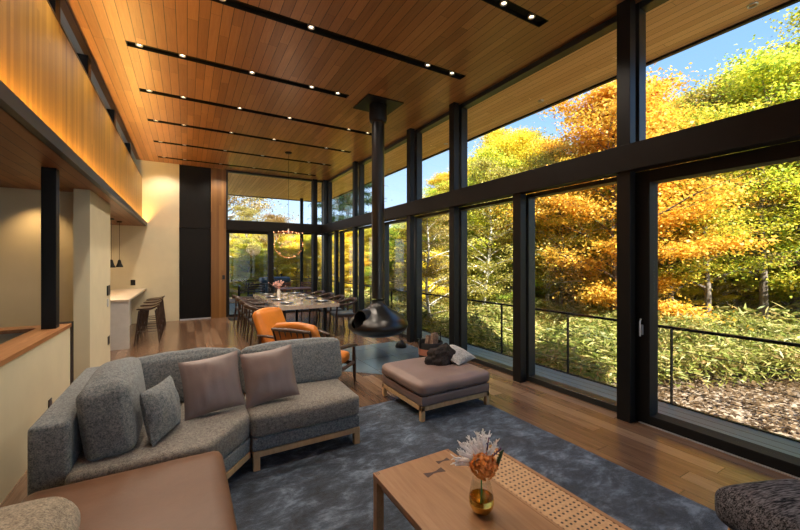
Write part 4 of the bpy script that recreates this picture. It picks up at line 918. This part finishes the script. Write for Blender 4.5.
# ------------------------------------------------------------------ terrace furniture
g = E('gas_grill', 'blue enamelled barbecue grill by the terrace railing', 'grill', (2.95, 14.75, -.04))
MB().box(-.52, .52, -.28, .28, .12, .78, .02).out('cabinet', M['bbq'], g); MB().box(-.55, .55, -.3, .3, .8, 1.02, .09, 4).out('lid', M['bbq'], g, smooth=True)
for x in (-.25, .25): MB().lathe([(.012, 1.0), (.012, 1.07), (.045, 1.08), (.045, 1.12), (0, 1.13)], (x, 0, 0), 14).out('knob', M['steel'], g, smooth=True)
for x in (-.45, .45):
    for y in (-.22, .22): MB().box(x-.025, x+.025, y-.025, y+.025, 0, .12).out('leg', M['steel'], g)
def oc_(label, loc, rz, m, grp):
    o = E('terrace_chair', label, 'outdoor chair', loc, rz, grp)
    for sx in (-1, 1):
        MB().box(sx*.27-.02, sx*.27+.02, .2, .24, 0, .62).out('leg', m, o); MB().box(sx*.27-.02, sx*.27+.02, -.26, -.22, 0, .82).out('leg', m, o)
        MB().box(sx*.27-.03, sx*.27+.03, -.26, .26, .62, .645).out('armrest', m, o)
    MB().box(-.27, .27, -.24, .24, .36, .43, .01).out('seat', m, o)
    b = MB()
    for k in range(4): b.box(-.25, .25, -.25, -.23, .50+k*.085, .555+k*.085)
    b.out('backrest', m, o); return o
gk_ = 'black slatted chairs on the terrace'
c1 = oc_('black slatted terrace chair just outside the glass door', (1.75, 13.3, -.04), R(-100), M['steel'], gk_)
dup(c1, (2.15, 13.95, -.04), R(170), 'black slatted terrace chair with its back to the railing')
MB_ = E('terrace_table', 'low red-brown wooden table out on the covered terrace', 'outdoor table', (3.45, 13.5, -.04))
MB().box(-.55, .55, -.4, .4, .62, .66, .004).out('table_top', M['teak'], MB_)
for x in (-.48, .48):
    for y in (-.34, .34): MB().box(x-.03, x+.03, y-.03, y+.03, 0, .62).out('leg', M['teak'], MB_)
c2 = oc_('red-brown wooden terrace chair on the grill side of the terrace table', (3.2, 14.2, -.04), R(180), M['teak'], 'red-brown chairs on the terrace')
dup(c2, (4.1, 14.15, -.04), R(165), 'red-brown wooden terrace chair at the deck corner end of the table')
sd = None
for k, (x, y) in enumerate(((4.96, 1.41), (4.96, 3.98), (4.96, 6.5), (4.96, 9.1))):
    l = 'small round downlight in the outer eave soffit, %s along from the sliding door' % ordn[k]
    if sd is None: sd = E('soffit_downlight', l, 'downlight', (x, y, H-.005), group='downlights in the outer eave soffit'); disc_light(sd, 0, 0, -.004, .03)
    else: dup(sd, (x, y, H-.005), 0, l)
wd = None
for x, y, l in ((-1.75, 5.2, 'small dark downlight in the low wooden soffit, closest to the square column'), (-2.1, 4.5, 'small dark downlight in the low wooden soffit above the stairwell')):
    if wd is None:
        wd = E('wing_downlight', l, 'downlight', (x, y, 2.498), group='dark downlights in the low soffit')
        MB().lathe([(.035, .0), (.06, -.006), (.062, 0)], n=20).out('trim', M['matblack'], wd); MB().lathe([(0, -.001), (.036, -.001)], n=20).out('recess', M['matblack'], wd)
    else: dup(wd, (x, y, 2.498), 0, l)

# ------------------------------------------------------------------ light
lamp('SPOT', (-1.62, 6.03, 2.46), 22, (1, .62, .28), rot=(R(8), 0, 0), angle=95, blend=.9, size=.03)
lamp('SPOT', (-2.8, 5.6, 2.46), 20, (1, .66, .36), angle=120, blend=.9)
lamp('SPOT', (-1.75, 5.2, 2.44), 10, (1, .66, .36), angle=120, blend=.9)
lamp('SPOT', (-2.6, 2.5, 2.44), 40, (1, .7, .42), angle=140, blend=.9)
for y in (8.0, 9.4, 10.8): lamp('SPOT', (-1.9, y, 2.46), 22, (1, .66, .34), angle=130, blend=.9)
for x, y in ((-1.38, 9.75), (-1.32, 10.35)): lamp('POINT', (x, y, 1.40), 4, (1, .62, .3), size=.03)
lamp('POINT', (2.1, 8.92, 2.05), 12, (1, .65, .4), size=.25)
sun = bpy.data.lights.new('sun', 'SUN'); sun.energy = 14.0; sun.color = (1, .93, .8); sun.angle = R(.6)
so = bpy.data.objects.new('sun', sun); C.objects.link(so)
so.rotation_euler = Vector((-.03, -.77, .64)).to_track_quat('Z', 'Y').to_euler()
wo = bpy.data.worlds.new('world'); bpy.context.scene.world = wo; wo.use_nodes = True; nt = wo.node_tree; nt.nodes.clear()
tc = nt.nodes.new('ShaderNodeTexCoord'); sp = nt.nodes.new('ShaderNodeSeparateXYZ'); rm = nt.nodes.new('ShaderNodeValToRGB'); bg = nt.nodes.new('ShaderNodeBackground'); ou = nt.nodes.new('ShaderNodeOutputWorld')
nt.links.new(tc.outputs['Generated'], sp.inputs[0]); nt.links.new(sp.outputs[2], rm.inputs[0]); nt.links.new(rm.outputs[0], bg.inputs[0]); nt.links.new(bg.outputs[0], ou.inputs[0])
e = rm.color_ramp.elements; e[0].position = 0; e[0].color = (.66, .72, .80, 1); e[1].position = 1; e[1].color = (.14, .30, .68, 1)
for p, c in ((.12, (.40, .54, .76)), (.35, (.20, .35, .62)), (.6, (.14, .28, .58))): x = e.new(p); x.color = (*c, 1)
bg.inputs[1].default_value = 1.5

sc = bpy.context.scene
sc.view_settings.view_transform = 'Standard'; sc.view_settings.look = 'None'; sc.view_settings.gamma = 1; sc.view_settings.use_curve_mapping = False
sc.view_settings.exposure = .58
cy = sc.cycles
cy.use_denoising = True; cy.max_bounces = 10; cy.diffuse_bounces = 5; cy.glossy_bounces = 4; cy.transmission_bounces = 4; cy.transparent_max_bounces = 24
cy.sample_clamp_indirect = 6; cy.caustics_reflective = False; cy.caustics_refractive = False
